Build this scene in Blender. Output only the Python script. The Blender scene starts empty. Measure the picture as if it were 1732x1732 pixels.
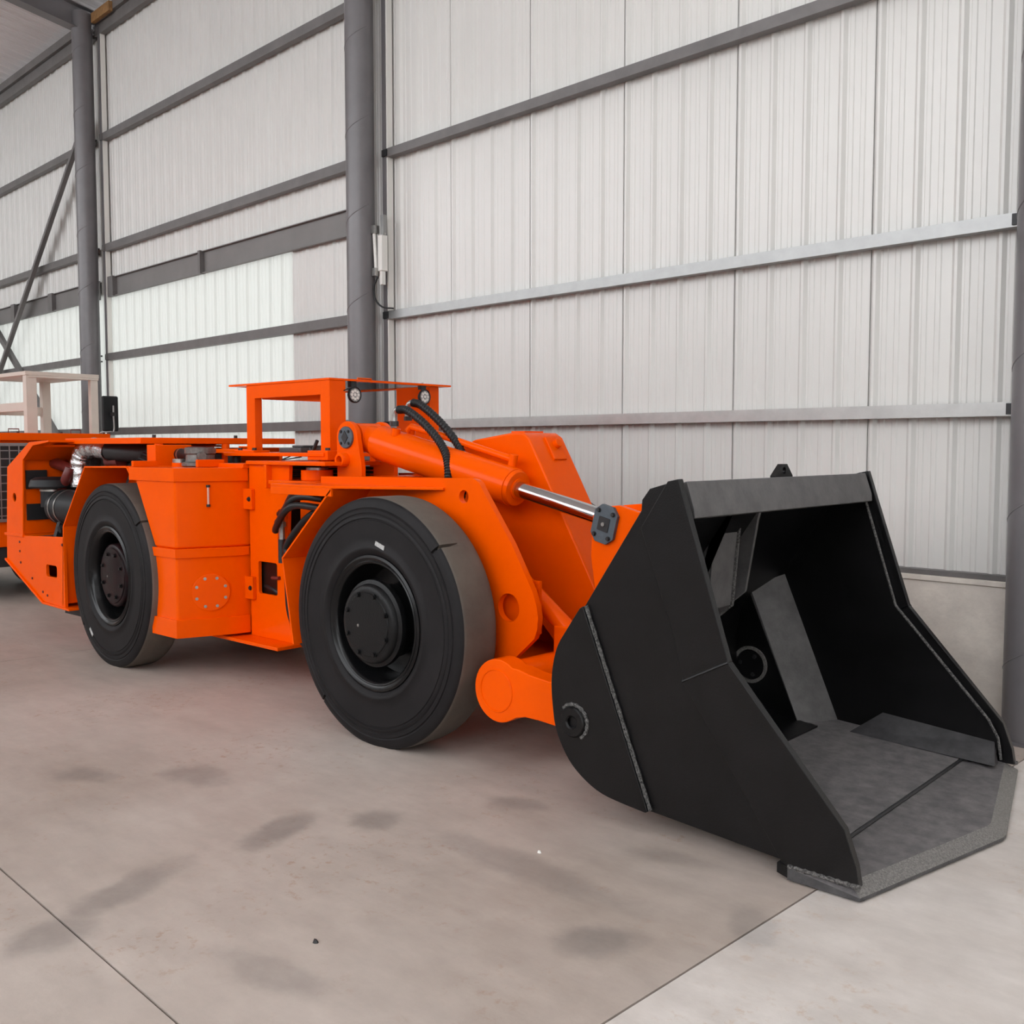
import bpy, math, random
from mathutils import Vector, Matrix
from mathutils.geometry import tessellate_polygon
random.seed(4)
sc = bpy.context.scene
COL = sc.collection
PI = math.pi

# ------------------------------------------------------------------ camera
F_PX = 1690.0
HEAD = math.radians(131.9535)
PITCH = math.atan((866 - 757) / F_PX)
fwd0 = Vector((math.cos(HEAD), math.sin(HEAD), 0))
right = Vector((fwd0.y, -fwd0.x, 0))
fwd = fwd0 * math.cos(PITCH) - Vector((0, 0, 1)) * math.sin(PITCH)
up = right.cross(fwd)
cam_d = bpy.data.cameras.new('camera')
cam_d.sensor_width = 36
cam_d.lens = F_PX / 1732 * 36
cam_d.clip_end = 300
cam = bpy.data.objects.new('camera', cam_d)
COL.objects.link(cam)
m = Matrix((right, up, -fwd)).transposed().to_4x4()
m.translation = (0, 0, 1.53)
cam.matrix_world = m
sc.camera = cam

# ------------------------------------------------------------------ world light (overcast daylight entering the open side of the hall)
world = bpy.data.worlds.new('overcast_sky')
sc.world = world
world.use_nodes = True
bg = world.node_tree.nodes['Background']
bg.inputs['Color'].default_value = (0.95, 0.97, 1.0, 1)
bg.inputs['Strength'].default_value = 1.0
sc.view_settings.view_transform = 'Standard'
sc.view_settings.look = 'None'
sc.view_settings.gamma = 1
sc.view_settings.exposure = 1.93
sc.view_settings.use_curve_mapping = False

# ------------------------------------------------------------------ materials
MATS = {}
def mat(name, col, rough=0.5, metal=0.0, var=0.0, vscale=6.0, bump=0.0, bscale=80.0, coat=0.0, spec=0.5, col2=None):
    mt = bpy.data.materials.new(name); mt.use_nodes = True
    nt = mt.node_tree; N = nt.nodes; L = nt.links
    b = N['Principled BSDF']
    b.inputs['Roughness'].default_value = rough
    b.inputs['Metallic'].default_value = metal
    b.inputs['Coat Weight'].default_value = coat
    b.inputs['Specular IOR Level'].default_value = spec
    c = (*col, 1)
    b.inputs['Base Color'].default_value = c
    geo = N.new('ShaderNodeNewGeometry')
    if var > 0 or col2:
        nz = N.new('ShaderNodeTexNoise'); nz.inputs['Scale'].default_value = vscale; nz.inputs['Detail'].default_value = 6
        nz.inputs['Roughness'].default_value = 0.65
        L.new(geo.outputs['Position'], nz.inputs['Vector'])
        rp = N.new('ShaderNodeValToRGB')
        rp.color_ramp.elements[0].position = 0.35; rp.color_ramp.elements[1].position = 0.7
        c2 = col2 if col2 else tuple(min(1, x * (1 - var)) for x in col)
        rp.color_ramp.elements[0].color = (*c2, 1); rp.color_ramp.elements[1].color = c
        L.new(nz.outputs['Fac'], rp.inputs['Fac']); L.new(rp.outputs['Color'], b.inputs['Base Color'])
    if bump > 0:
        nb = N.new('ShaderNodeTexNoise'); nb.inputs['Scale'].default_value = bscale; nb.inputs['Detail'].default_value = 4
        L.new(geo.outputs['Position'], nb.inputs['Vector'])
        bp = N.new('ShaderNodeBump'); bp.inputs['Strength'].default_value = bump; bp.inputs['Distance'].default_value = 0.01
        L.new(nb.outputs['Fac'], bp.inputs['Height']); L.new(bp.outputs['Normal'], b.inputs['Normal'])
    MATS[name] = mt
    return mt

ORANGE = mat('orange_paint', (0.93, 0.098, 0.0), 0.20, var=0.07, vscale=3.0, bump=0.03, bscale=140, spec=0.10)
BLACK = mat('black_bucket_paint', (0.0055, 0.0052, 0.0058), 0.30, bump=0.10, bscale=160, var=0.5, vscale=5, spec=0.33)
WORN = mat('worn_black_steel', (0.085, 0.082, 0.084), 0.45, col2=(0.04, 0.039, 0.041), vscale=16, bump=0.25, bscale=120)
RAW = mat('ground_bevel_steel', (0.30, 0.285, 0.27), 0.5, metal=0.3, col2=(0.12, 0.115, 0.11), vscale=150, bump=0.3, bscale=200)
WELD = mat('weld_bead', (0.30, 0.29, 0.28), 0.35, metal=0.5, col2=(0.02, 0.02, 0.02), vscale=120, bump=0.8, bscale=260)
FILLET = mat('scuffed_black_paint', (0.055, 0.053, 0.056), 0.42, col2=(0.022, 0.021, 0.023), vscale=12)
FLOORW = mat('scuffed_bucket_floor', (0.20, 0.185, 0.185), 0.5, col2=(0.10, 0.094, 0.097), vscale=14, bump=0.2, bscale=120)
SLAB = mat('scuffed_grey_steel', (0.125, 0.12, 0.119), 0.40, col2=(0.07, 0.067, 0.067), vscale=9, bump=0.08, bscale=100)
RUBBER = mat('tire_rubber', (0.013, 0.0115, 0.0125), 0.6, var=0.35, vscale=5, bump=0.06, bscale=60, spec=0.22)
RIMB = mat('gloss_black_rim', (0.005, 0.005, 0.0055), 0.25, bump=0.06, bscale=120, spec=0.3)
HUBR = mat('dark_red_primer', (0.020, 0.005, 0.006), 0.3, col2=(0.007, 0.005, 0.006), vscale=14, bump=0.08, spec=0.14)
HUBB = mat('satin_black_hub', (0.006, 0.006, 0.0065), 0.4, bump=0.2, bscale=130, spec=0.25)
CHROME = mat('chrome_rod', (0.62, 0.62, 0.63), 0.14, metal=1.0)
STEEL = mat('bright_steel', (0.5, 0.49, 0.47), 0.32, metal=0.9, var=0.3, vscale=40)
CAST = mat('cast_grey_metal', (0.20, 0.19, 0.175), 0.4, metal=0.4, var=0.4, vscale=30, bump=0.3, bscale=90)
FOIL = mat('silver_foil', (0.75, 0.75, 0.76), 0.25, metal=1.0, bump=1.0, bscale=45)
BLUEG = mat('grey_pin_plate', (0.075, 0.095, 0.115), 0.5, var=0.2, vscale=40)
DARK = mat('dark_steel', (0.018, 0.018, 0.02), 0.5, var=0.3)
HOSE = mat('black_hose', (0.009, 0.009, 0.010), 0.42, spec=0.35)
PLAST = mat('matt_black_plastic', (0.011, 0.012, 0.0135), 0.5, spec=0.3)
REDP = mat('oxide_red_paint', (0.16, 0.022, 0.018), 0.4, var=0.4, vscale=20)
ENG = mat('engine_grey', (0.09, 0.088, 0.09), 0.5, var=0.5, vscale=20)
WHITE = mat('off_white_paint', (0.66, 0.60, 0.53), 0.5, var=0.06)
STICK = mat('white_sticker', (0.72, 0.72, 0.70), 0.5, col2=(0.25, 0.25, 0.25), vscale=160)
COLM = mat('grey_column_paint', (0.165, 0.156, 0.162), 0.33, var=0.2, vscale=2.5, bump=0.04, bscale=50)
GIRT = mat('grey_girt_paint', (0.155, 0.145, 0.142), 0.45, var=0.25, vscale=4)
GALVB = mat('bright_galvanised', (0.52, 0.52, 0.51), 0.30, metal=0.7, var=0.15, vscale=7)
GALV = mat('galvanised_steel', (0.34, 0.34, 0.335), 0.34, metal=0.65, var=0.12, vscale=9)
WALLM = mat('white_sheet_panel', (0.66, 0.65, 0.625), 0.26, var=0.04, vscale=1.2, spec=0.5)
ROOFM = mat('roof_sheet_underside', (0.80, 0.78, 0.79), 0.55, var=0.1, vscale=2)
PLINTH = mat('plaster_plinth', (0.74, 0.68, 0.61), 0.8, col2=(0.58, 0.53, 0.48), vscale=5, bump=0.2, bscale=40)
TIMBER = mat('raw_timber', (0.36, 0.19, 0.07), 0.7, var=0.4, vscale=14)
LAMPW = mat('lamp_white', (0.75, 0.74, 0.70), 0.4)
LEDM = mat('led_face', (0.60, 0.60, 0.58), 0.25, col2=(0.12, 0.12, 0.12), vscale=90)
GAUGE = mat('gauge_glass', (0.70, 0.45, 0.36), 0.2)
BAND = mat('grey_beam_paint', (0.20, 0.19, 0.185), 0.5, var=0.2, vscale=1.5)

# tread of the tire: dusty brown
TREAD = mat('dusty_tread', (0.125, 0.105, 0.085), 0.75, col2=(0.085, 0.072, 0.06), vscale=4, bump=0.08, bscale=50)

# translucent sheeting, lit by the daylight outside
def make_translucent():
    mt = bpy.data.materials.new('translucent_sheet'); mt.use_nodes = True
    nt = mt.node_tree; N = nt.nodes; L = nt.links
    N.remove(N['Principled BSDF'])
    out = N['Material Output']
    tr = N.new('ShaderNodeBsdfTranslucent'); tr.inputs['Color'].default_value = (0.49, 0.50, 0.465, 1)
    df = N.new('ShaderNodeBsdfDiffuse'); df.inputs['Color'].default_value = (0.66, 0.66, 0.63, 1)
    mx = N.new('ShaderNodeMixShader'); mx.inputs['Fac'].default_value = 0.35
    L.new(tr.outputs[0], mx.inputs[1]); L.new(df.outputs[0], mx.inputs[2]); L.new(mx.outputs[0], out.inputs['Surface'])
    return mt
TRANS = make_translucent()

def make_glass():
    mt = bpy.data.materials.new('tinted_glass'); mt.use_nodes = True
    nt = mt.node_tree; N = nt.nodes; L = nt.links
    out = N['Material Output']; b = N['Principled BSDF']
    tp = N.new('ShaderNodeBsdfTransparent'); tp.inputs['Color'].default_value = (0.55, 0.56, 0.57, 1)
    gl = N.new('ShaderNodeBsdfGlossy'); gl.inputs['Roughness'].default_value = 0.05
    mx = N.new('ShaderNodeMixShader'); mx.inputs['Fac'].default_value = 0.07
    L.new(tp.outputs[0], mx.inputs[1]); L.new(gl.outputs[0], mx.inputs[2]); L.new(mx.outputs[0], out.inputs['Surface'])
    N.remove(b)
    return mt
GLASS = make_glass()

def make_concrete(name, tint):
    mt = bpy.data.materials.new(name); mt.use_nodes = True
    nt = mt.node_tree; N = nt.nodes; L = nt.links
    b = N['Principled BSDF']
    geo = N.new('ShaderNodeNewGeometry')
    def noise(scale, detail=6, rough=0.6, vec=None):
        n = N.new('ShaderNodeTexNoise'); n.inputs['Scale'].default_value = scale
        n.inputs['Detail'].default_value = detail; n.inputs['Roughness'].default_value = rough
        L.new(vec if vec else geo.outputs['Position'], n.inputs['Vector']); return n.outputs['Fac']
    def ramp(fac, p0, p1, c0, c1):
        r = N.new('ShaderNodeValToRGB'); r.color_ramp.elements[0].position = p0; r.color_ramp.elements[1].position = p1
        r.color_ramp.elements[0].color = c0; r.color_ramp.elements[1].color = c1
        L.new(fac, r.inputs['Fac']); return r.outputs['Color']
    def mixc(fac, a, c, mode='MIX'):
        x = N.new('ShaderNodeMix'); x.data_type = 'RGBA'; x.blend_type = mode
        if isinstance(fac, float): x.inputs['Factor'].default_value = fac
        else: L.new(fac, x.inputs['Factor'])
        for s, v in ((6, a), (7, c)):
            if isinstance(v, tuple): x.inputs[s].default_value = v
            else: L.new(v, x.inputs[s])
        return x.outputs[2]
    def math_(op, a, c):
        x = N.new('ShaderNodeMath'); x.operation = op
        for i, v in ((0, a), (1, c)):
            if isinstance(v, (int, float)): x.inputs[i].default_value = v
            else: L.new(v, x.inputs[i])
        return x.outputs[0]
    big = noise(0.55, 5, 0.6)
    base = ramp(big, 0.33, 0.68, (0.40, 0.355, 0.32, 1), (0.55, 0.515, 0.485, 1))
    fine = noise(7, 8, 0.7)
    base = mixc(0.45, base, ramp(fine, 0.3, 0.75, (0.78, 0.77, 0.76, 1), (1.12, 1.11, 1.10, 1)), 'MULTIPLY')
    # rusty specks
    rn = noise(20, 6, 0.7); rb = noise(1.5, 4, 0.6)
    rm = math_('MULTIPLY', ramp(rn, 0.54, 0.66, (0, 0, 0, 1), (1, 1, 1, 1)), ramp(rb, 0.47, 0.60, (0, 0, 0, 1), (1, 1, 1, 1)))
    base = mixc(math_('MULTIPLY', rm, 0.5), base, (0.33, 0.20, 0.11, 1))
    # trowel mottling: stretched mid-scale noise
    mp0 = N.new('ShaderNodeMapping'); mp0.inputs['Rotation'].default_value = (0, 0, 0.9); mp0.inputs['Scale'].default_value = (1.0, 3.2, 1)
    L.new(geo.outputs['Position'], mp0.inputs['Vector'])
    base = mixc(0.5, base, ramp(noise(2.4, 7, 0.65, mp0.outputs[0]), 0.32, 0.70, (0.80, 0.79, 0.775, 1), (1.10, 1.10, 1.10, 1)), 'MULTIPLY')
    # dark tire smudges left on the slab (centre x, y, half length, half width, heading)
    tot = None
    wob = noise(3.2, 5, 0.65)
    for (x, y, a, w, h, k) in SMUDGES:
        mp = N.new('ShaderNodeMapping'); mp.vector_type = 'TEXTURE'
        mp.inputs['Location'].default_value = (x, y, 0); mp.inputs['Rotation'].default_value = (0, 0, h); mp.inputs['Scale'].default_value = (a, w, 1)
        L.new(geo.outputs['Position'], mp.inputs['Vector'])
        ln = N.new('ShaderNodeVectorMath'); ln.operation = 'LENGTH'; L.new(mp.outputs[0], ln.inputs[0])
        d = math_('ADD', ln.outputs['Value'], math_('MULTIPLY', math_('SUBTRACT', wob, 0.5), 1.3))
        mr = N.new('ShaderNodeMapRange'); mr.interpolation_type = 'SMOOTHSTEP'
        mr.inputs['From Min'].default_value = 1.05; mr.inputs['From Max'].default_value = 0.35
        mr.inputs['To Min'].default_value = 0; mr.inputs['To Max'].default_value = k
        L.new(d, mr.inputs['Value'])
        tot = mr.outputs[0] if tot is None else math_('MAXIMUM', tot, mr.outputs[0])
    base = mixc(math_('MULTIPLY', tot, ramp(noise(9, 6, 0.7), 0.2, 0.75, (0.55, 0.55, 0.55, 1), (1, 1, 1, 1))), base, (0.135, 0.128, 0.125, 1))
    base = mixc(1.0, base, (*tint, 1), 'MULTIPLY')
    L.new(base, b.inputs['Base Color'])
    rr = N.new('ShaderNodeMapRange'); rr.inputs['To Min'].default_value = 0.42; rr.inputs['To Max'].default_value = 0.68
    L.new(fine, rr.inputs['Value']); L.new(rr.outputs[0], b.inputs['Roughness'])
    b.inputs['Specular IOR Level'].default_value = 0.35
    bp = N.new('ShaderNodeBump'); bp.inputs['Strength'].default_value = 0.10; bp.inputs['Distance'].default_value = 0.01
    L.new(noise(30, 6, 0.7), bp.inputs['Height']); L.new(bp.outputs[0], b.inputs['Normal'])
    return mt
SMUDGES = [(-3.31, 2.28, .24, .12, 1.95, .6), (-3.10, 2.62, .16, .13, 2.0, .5), (-3.25, 1.62, .34, .11, 1.85, .55), (-3.12, 1.28, .20, .14, 1.7, .5),
           (-2.35, 2.68, .60, .12, -.02, .40), (-1.83, 2.41, .17, .13, .6, .6), (-2.79, 3.15, .17, .11, .3, .45), (-4.18, 2.42, .24, .15, .2, .5),
           (-4.57, 2.07, .22, .14, .4, .5), (-2.42, 1.63, .32, .09, .1, .38), (-1.50, 2.82, .20, .10, 2.2, .45), (-2.0, 3.1, .2, .08, .3, .3)]
CONC = make_concrete('polished_concrete', (0.98, 0.915, 0.885))
CONC2 = make_concrete('light_patch_concrete', (1.36, 1.37, 1.40))   # paler tint paints a patch of light onto the right-hand slab

# ------------------------------------------------------------------ mesh helpers
WORIG = {}      # world origin of every built object

class MB:
    def __init__(self): self.v = []; self.f = []; self.mi = []
    def add(self, vs, fs, mi=0):
        o = len(self.v); self.v += [Vector(p) for p in vs]
        for q in fs: self.f.append([i + o for i in q]); self.mi.append(mi)
        return self
    def box(self, x0, x1, y0, y1, z0, z1, mi=0):
        vs = [(x, y, z) for z in (z0, z1) for y in (y0, y1) for x in (x0, x1)]
        return self.add(vs, [(0, 2, 3, 1), (4, 5, 7, 6), (0, 1, 5, 4), (2, 6, 7, 3), (0, 4, 6, 2), (1, 3, 7, 5)], mi)
    def plate(self, outer, a0, a1, axis='y', holes=(), mi=0):
        loops = [list(outer)] + [list(h) for h in holes]
        def P(p, a):
            return (p[0], a, p[1]) if axis == 'y' else (p[0], p[1], a) if axis == 'z' else (a, p[0], p[1])
        flat = [p for l in loops for p in l]; n = len(flat)
        tris = tessellate_polygon([[Vector((p[0], p[1], 0)) for p in l] for l in loops]) if holes else None
        vs = [P(p, a0) for p in flat] + [P(p, a1) for p in flat]
        fs = []
        if holes:
            for t in tris: fs.append(t); fs.append([i + n for i in reversed(t)])
        else:
            fs.append(list(range(n))); fs.append([i + n for i in reversed(range(n))])
        o = 0
        for l in loops:
            k = len(l)
            for i in range(k): j = (i + 1) % k; fs.append((o + i, o + j, o + j + n, o + i + n))
            o += k
        return self.add(vs, fs, mi)
    def cyl(self, p0, p1, r, r1=None, n=24, mi=0, caps=True):
        p0 = Vector(p0); p1 = Vector(p1); r1 = r if r1 is None else r1
        d = (p1 - p0).normalized(); a = d.orthogonal().normalized(); b = d.cross(a)
        vs = []
        for p, q in ((p0, r), (p1, r1)):
            for i in range(n):
                t = 2 * PI * i / n; vs.append(p + (a * math.cos(t) + b * math.sin(t)) * q)
        fs = [(i, (i + 1) % n, (i + 1) % n + n, i + n) for i in range(n)]
        if caps: fs += [list(reversed(range(n))), [i + n for i in range(n)]]
        return self.add(vs, fs, mi)
    def tube(self, pts, r, n=12, mi=0, rib=None):
        pts = [Vector(p) for p in pts]; k = len(pts)
        rings = []; a = None
        for i, p in enumerate(pts):
            d = (pts[min(i + 1, k - 1)] - pts[max(i - 1, 0)]).normalized()
            if a is None: a = d.orthogonal().normalized()
            a = (a - d * a.dot(d)).normalized(); b = d.cross(a)
            rr = r * (rib(i) if rib else 1)
            rings.append([p + (a * math.cos(2 * PI * j / n) + b * math.sin(2 * PI * j / n)) * rr for j in range(n)])
        vs = [v for rg in rings for v in rg]
        fs = [(i * n + j, i * n + (j + 1) % n, (i + 1) * n + (j + 1) % n, (i + 1) * n + j) for i in range(k - 1) for j in range(n)]
        fs += [list(reversed(range(n))), [(k - 1) * n + j for j in range(n)]]
        return self.add(vs, fs, mi)
    def lathe(self, prof, c, n=64, axis='y', sgn=1, mi=0, angs=None, mod=None, mats=None):
        c = Vector(c); angs = angs or [2 * PI * i / n for i in range(n)]; n = len(angs)
        vs = []
        for k, (r, a) in enumerate(prof):
            for t in angs:
                rr, aa = (r, a) if not mod else mod(k, r, a, t)
                if axis == 'y': vs.append(c + Vector((math.cos(t) * rr, sgn * aa, math.sin(t) * rr)))
                else: vs.append(c + Vector((math.cos(t) * rr, math.sin(t) * rr, aa)))
        o = len(self.v); self.v += vs
        for k in range(len(prof) - 1):
            for i in range(n):
                j = (i + 1) % n
                self.f.append([o + k * n + i, o + k * n + j, o + (k + 1) * n + j, o + (k + 1) * n + i]); self.mi.append(mats[k] if mats else mi)
        return self
    def strip(self, path, th, y0, y1, mi=0):
        """folded plate: path in (x, z), thickness th to the left of the path, extruded y0..y1"""
        k = len(path); off = []
        for i in range(k):
            d = Vector(path[min(i + 1, k - 1)]) - Vector(path[max(i - 1, 0)])
            d.normalize(); nrm = Vector((-d.y, d.x)); off.append((path[i][0] + nrm.x * th, path[i][1] + nrm.y * th))
        for i in range(k - 1):
            q = [path[i], path[i + 1], off[i + 1], off[i]]
            self.plate(q, y0, y1, 'y', mi=mi)
        return self
    def build(self, name, material, parent=None, bevel=0.0, sharp=35, label=None, mtx=None, segs=2, mesh_only=False):
        vs = [mtx @ v for v in self.v] if mtx else self.v
        lo = Vector([min(v[i] for v in vs) for i in range(3)]); hi = Vector([max(v[i] for v in vs) for i in range(3)])
        org = (lo + hi) / 2; org.z = lo.z
        me = bpy.data.meshes.new(name)
        me.from_pydata([v - org for v in vs], [], self.f)
        ms = material if isinstance(material, (list, tuple)) else [material]
        for q in ms: me.materials.append(q)
        if len(ms) > 1: me.polygons.foreach_set('material_index', self.mi)
        me.polygons.foreach_set('use_smooth', [True] * len(me.polygons))
        me.validate()
        import bmesh
        bm = bmesh.new(); bm.from_mesh(me); bmesh.ops.recalc_face_normals(bm, faces=bm.faces); bm.to_mesh(me); bm.free()
        me.set_sharp_from_angle(angle=math.radians(sharp))
        o = bpy.data.objects.new(name, me); COL.objects.link(o)
        place(o, org, parent)
        if bevel > 0:
            bv = o.modifiers.new('bevel', 'BEVEL'); bv.width = bevel; bv.segments = segs; bv.limit_method = 'ANGLE'; bv.angle_limit = math.radians(40); bv.harden_normals = True
        if label: o['label'] = label
        return o

def place(o, org, parent):
    org = Vector(org); WORIG[o] = org
    if parent: o.parent = parent; o.location = org - WORIG[parent]
    else: o.location = org
def tag(o, label=None, cat=None, group=None, kind=None):
    for k, v in (('label', label), ('category', cat), ('group', group), ('kind', kind)):
        if v: o[k] = v
    return o
def empty(name, loc, parent=None):
    o = bpy.data.objects.new(name, None); COL.objects.link(o); o.empty_display_size = 0.2; place(o, loc, parent); return o
def copy_at(o, org, parent, name=None, rot=None):
    c = o.copy(); COL.objects.link(c); place(c, org, parent)
    if rot is not None: c.rotation_euler = rot
    return c
def circ(x, z, r, n=24): return [(x + r * math.cos(2 * PI * i / n), z + r * math.sin(2 * PI * i / n)) for i in range(n)]
def bolt_mesh(axis, r, h):
    b = MB(); d = Vector(axis).normalized()
    b.cyl(-d * 0.003, d * h * 0.25, r * 1.35, n=12); b.cyl(d * h * .2, d * h, r, n=6)
    return b
def bolts(parent, pts, axis, r, h, material, name='bolt'):
    first = None
    for p in pts:
        if first is None:
            b = bolt_mesh(axis, r, h); b.v = [v + Vector(p) for v in b.v]; first = b.build(name, material, parent); off = WORIG[first] - Vector(p)
        else: copy_at(first, Vector(p) + off, parent)
def spline(pts, n=40):
    pts = [Vector(p) for p in pts]; out = []
    P = [2 * pts[0] - pts[1]] + pts + [2 * pts[-1] - pts[-2]]
    segs = len(pts) - 1
    for i in range(n + 1):
        t = i / n * segs; k = min(int(t), segs - 1); u = t - k
        a, b, c, d = P[k:k + 4]
        out.append(0.5 * ((2 * b) + (c - a) * u + (2 * a - 5 * b + 4 * c - d) * u * u + (3 * b - a - 3 * c + d) * u ** 3))
    return out

# ------------------------------------------------------------------ wall frame: local x = along the wall (to the left), y = out of the wall into the hall
WANG = math.radians(176.741)
WM = Matrix.Translation((-1.459, 5.879, 0)) @ Matrix.Rotation(WANG, 4, 'Z')
def wp(s, o, z): return WM @ Vector((s, o, z))
COLS = [-5.8, -0.045, 5.745, 11.86, 18.0]
COLO = 0.249

# ---- floor: slabs with saw-cut joints
fb = MB().box(-70, 60, -60, 60, -0.30, -0.035)
floor = fb.build('floor', mat('joint_filler', (0.05, 0.048, 0.045), 0.9)); tag(floor, kind='structure')
sl = [-20.4, -12.2, -6.1, -0.14, 5.80, 11.9, 18.0, 24.0, 36.0]; ol = [-0.30, 4.61, 9.2, 13.8, 26.0]
for i in range(len(sl) - 1):
    for j in range(len(ol) - 1):
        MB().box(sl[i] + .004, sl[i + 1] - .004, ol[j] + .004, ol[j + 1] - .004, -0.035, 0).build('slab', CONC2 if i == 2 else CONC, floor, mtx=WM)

# ---- back wall of ribbed sheets
wall = empty('wall_back', wp(6, 0, 0)); tag(wall, kind='structure')
def sheet_profile(w):
    pts = []; p = w / 4.0
    for k in range(4):
        x = k * p
        pts += [(x + .004 if k == 0 else x, 0.0)]
        for u in (.30, .62):
            c = x + p * u; pts += [(c - .018, 0), (c - .012, .005), (c + .012, .005), (c + .018, 0)]
        c = x + p - .032
        pts += [(c - .028, 0), (c - .008, .020), (c + .008, .020), (c + .028, 0)]
    pts.append((w - .004, 0)); return pts
def sheet(w, z0, z1, solid=True):
    b = MB(); pr = sheet_profile(w); n = len(pr)
    vs = [(x, y, z0) for x, y in pr] + [(x, y, z1) for x, y in pr]
    b.add(vs, [(i, i + 1, i + 1 + n, i + n) for i in range(n - 1)])
    if solid:
        b.box(.002, w - .002, -.06, -.006, z0, z1)
    return b
PROTO = {}
def put_sheet(s, w, z0, z1, trans=False):
    key = (round(w, 3), z0, z1, trans)
    name = 'translucent_panel' if trans else 'wall_panel'
    if key not in PROTO:
        b = sheet(w, z0, z1, not trans)
        me = bpy.data.meshes.new(name); me.from_pydata(b.v, [], b.f); me.materials.append(TRANS if trans else WALLM)
        me.update(); PROTO[key] = me
    o = bpy.data.objects.new(name, PROTO[key]); COL.objects.link(o); place(o, wp(s, 0, 0), wall); o.rotation_euler = (0, 0, WANG)
WTOP = 7.12; TZ = 3.62; PW = 0.947
s = 0.0455 - PW * 7
spans = []
while s < 5.70: spans.append((s, PW)); s += PW
spans.append((s, 7.262 - PW - s)); s = 7.262 - PW
while s < 23: spans.append((s, PW)); s += PW
for s, w in spans:
    if s > 7.2 and s < 20:
        put_sheet(s, w, TZ, WTOP); put_sheet(s, w, .83, TZ, True)
    else: put_sheet(s, w, .83, WTOP)
# girts (C sections) between the columns
def cgirt(s0, s1, z, h, d, material, name='girt'):
    t = .006
    b = MB()
    b.box(s0, s1, d - t, d, z, z + h).box(s0, s1, .028, d - t, z, z + t).box(s0, s1, .028, d - t, z + h - t, z + h)
    b.box(s0, s1, .028, .034, z + h - .02, z + h - t).box(s0, s1, .028, .034, z + t, z + .02)
    b.build(name, material, wall, mtx=WM)
for i in range(len(COLS) - 1):
    a, c = COLS[i] + .14, COLS[i + 1] - .14
    rt = i <= 1
    for z in (1.70, 2.70, 4.15, 5.60):
        mt_ = (GALVB if z < 2 else GALV) if (rt and z < 4) else GIRT
        cgirt(a, c, z, .075 if rt else .095, .10, mt_)
        # end cleats
        for e in (a, c - .07): MB().box(e, e + .07, .10, .112, z + .008, z + (.067 if rt else .087)).build('cleat', DARK if rt else GIRT, wall, mtx=WM)
    # eave strut
    MB().box(a - .1, c + .1, .03, .10, 6.98, 7.12).build('eave_strut', GIRT, wall, mtx=WM)
    MB().box(a - .1, c + .1, .06, .14, 7.13, 7.24).build('eave_purlin', GIRT, wall, mtx=WM)
MB().box(11.15, 11.70, .14, .19, 7.10, 7.22).build('timber_packer', TIMBER, wall, mtx=WM)
# grey beam above the translucent sheets
for s0, s1 in ((5.88, 9.07), (9.09, 11.72), (12.0, 13.6), (13.64, 15.2), (15.24, 17.9)):
    b = MB().box(s0, s1, .030, .040, 3.545, 3.80).box(s0, s1, .040, .075, 3.79, 3.80).box(s0, s1, .040, .075, 3.545, 3.555)
    b.build('lintel_beam', BAND, wall, bevel=.002, mtx=WM)
for s0 in (9.06, 11.45, 13.58, 15.16):
    MB().box(s0, s0 + (.05 if s0 < 11 else .16), .04, .10, 3.54, 3.805).build('beam_bracket', GIRT, wall, mtx=WM)
# plinth wall
plinth = empty('wall_plinth', wp(6, 0.05, 0)); tag(plinth, kind='structure')
for i in range(len(COLS) - 1):
    MB().box(COLS[i] - .0, COLS[i + 1] - .004, -.10, .085, 0, .77).build('plinth_block', PLINTH, plinth, bevel=.006, mtx=WM)
    MB().box(COLS[i], COLS[i + 1] - .004, -.10, .10, .77, .80).build('plinth_cap', PLINTH, plinth, bevel=.004, mtx=WM)
    MB().box(COLS[i] + .1, COLS[i + 1] - .1, -.02, .075, .80, .83).build('base_channel', GIRT, plinth, mtx=WM)

# ---- the rest of the hall, out of the picture: gables, and the long side behind the camera with an open upper strip, all added to steer the daylight
g = MB().box(25.0, 25.15, -.1, 14.0, 0, 9.6).build('wall_left', WALLM, None, mtx=WM); tag(g, kind='structure')
g = MB().box(-9.0, -8.85, -.1, 6.6, 0, 9.0).box(-9.0, -8.85, 9.5, 14.0, 0, 9.6).box(-9.0, -8.85, 6.6, 9.5, 4.5, 9.2)   # door-sized gap, added so side light catches the wall ribs
g = g.build('wall_right', WALLM, None, mtx=WM); tag(g, kind='structure')
g = MB().box(-8.84, 7.0, 14.0, 14.15, 0, 3.4).box(7.0, 24.99, 14.0, 14.15, 0, 4.4).build('wall_front', WALLM, None, mtx=WM); tag(g, kind='structure')
# ---- columns: spiral-welded round pipes
def column(s, label):
    b = MB().cyl((s, COLO, 0), (s, COLO, 7.25), .129, n=40)
    c = b.build('column', COLM, None, mtx=WM)
    tag(c, label, 'column', 'round steel wall columns')
    # spiral seam
    for z0 in [0.35 + .78 * k for k in range(9)]:
        pts = [(s + .129 * math.cos(t), COLO + .129 * math.sin(t), z0 + .25 * (t / PI)) for t in [PI * .0 + PI * q / 16 for q in range(17)]]
        MB().tube(pts, .0035, 6).build('weld_seam', COLM, c, mtx=WM)
    MB().box(s - .185, s - .135, .03, .10, .84, 7.1).build('wall_stiffener', COLM, c, mtx=WM)
    MB().box(s - .20, s - .185, .03, .09, .84, 7.1).build('edge_trim', LAMPW, c, mtx=WM)
    MB().box(s - .19, s + .19, COLO - .15, COLO + .16, 0, .012).build('base_plate', COLM, c, mtx=WM)
    return c
column(COLS[1], 'grey round steel column beside the bucket at the right edge of the picture')
column(COLS[2], 'grey round steel column behind the orange canopy')
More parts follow.
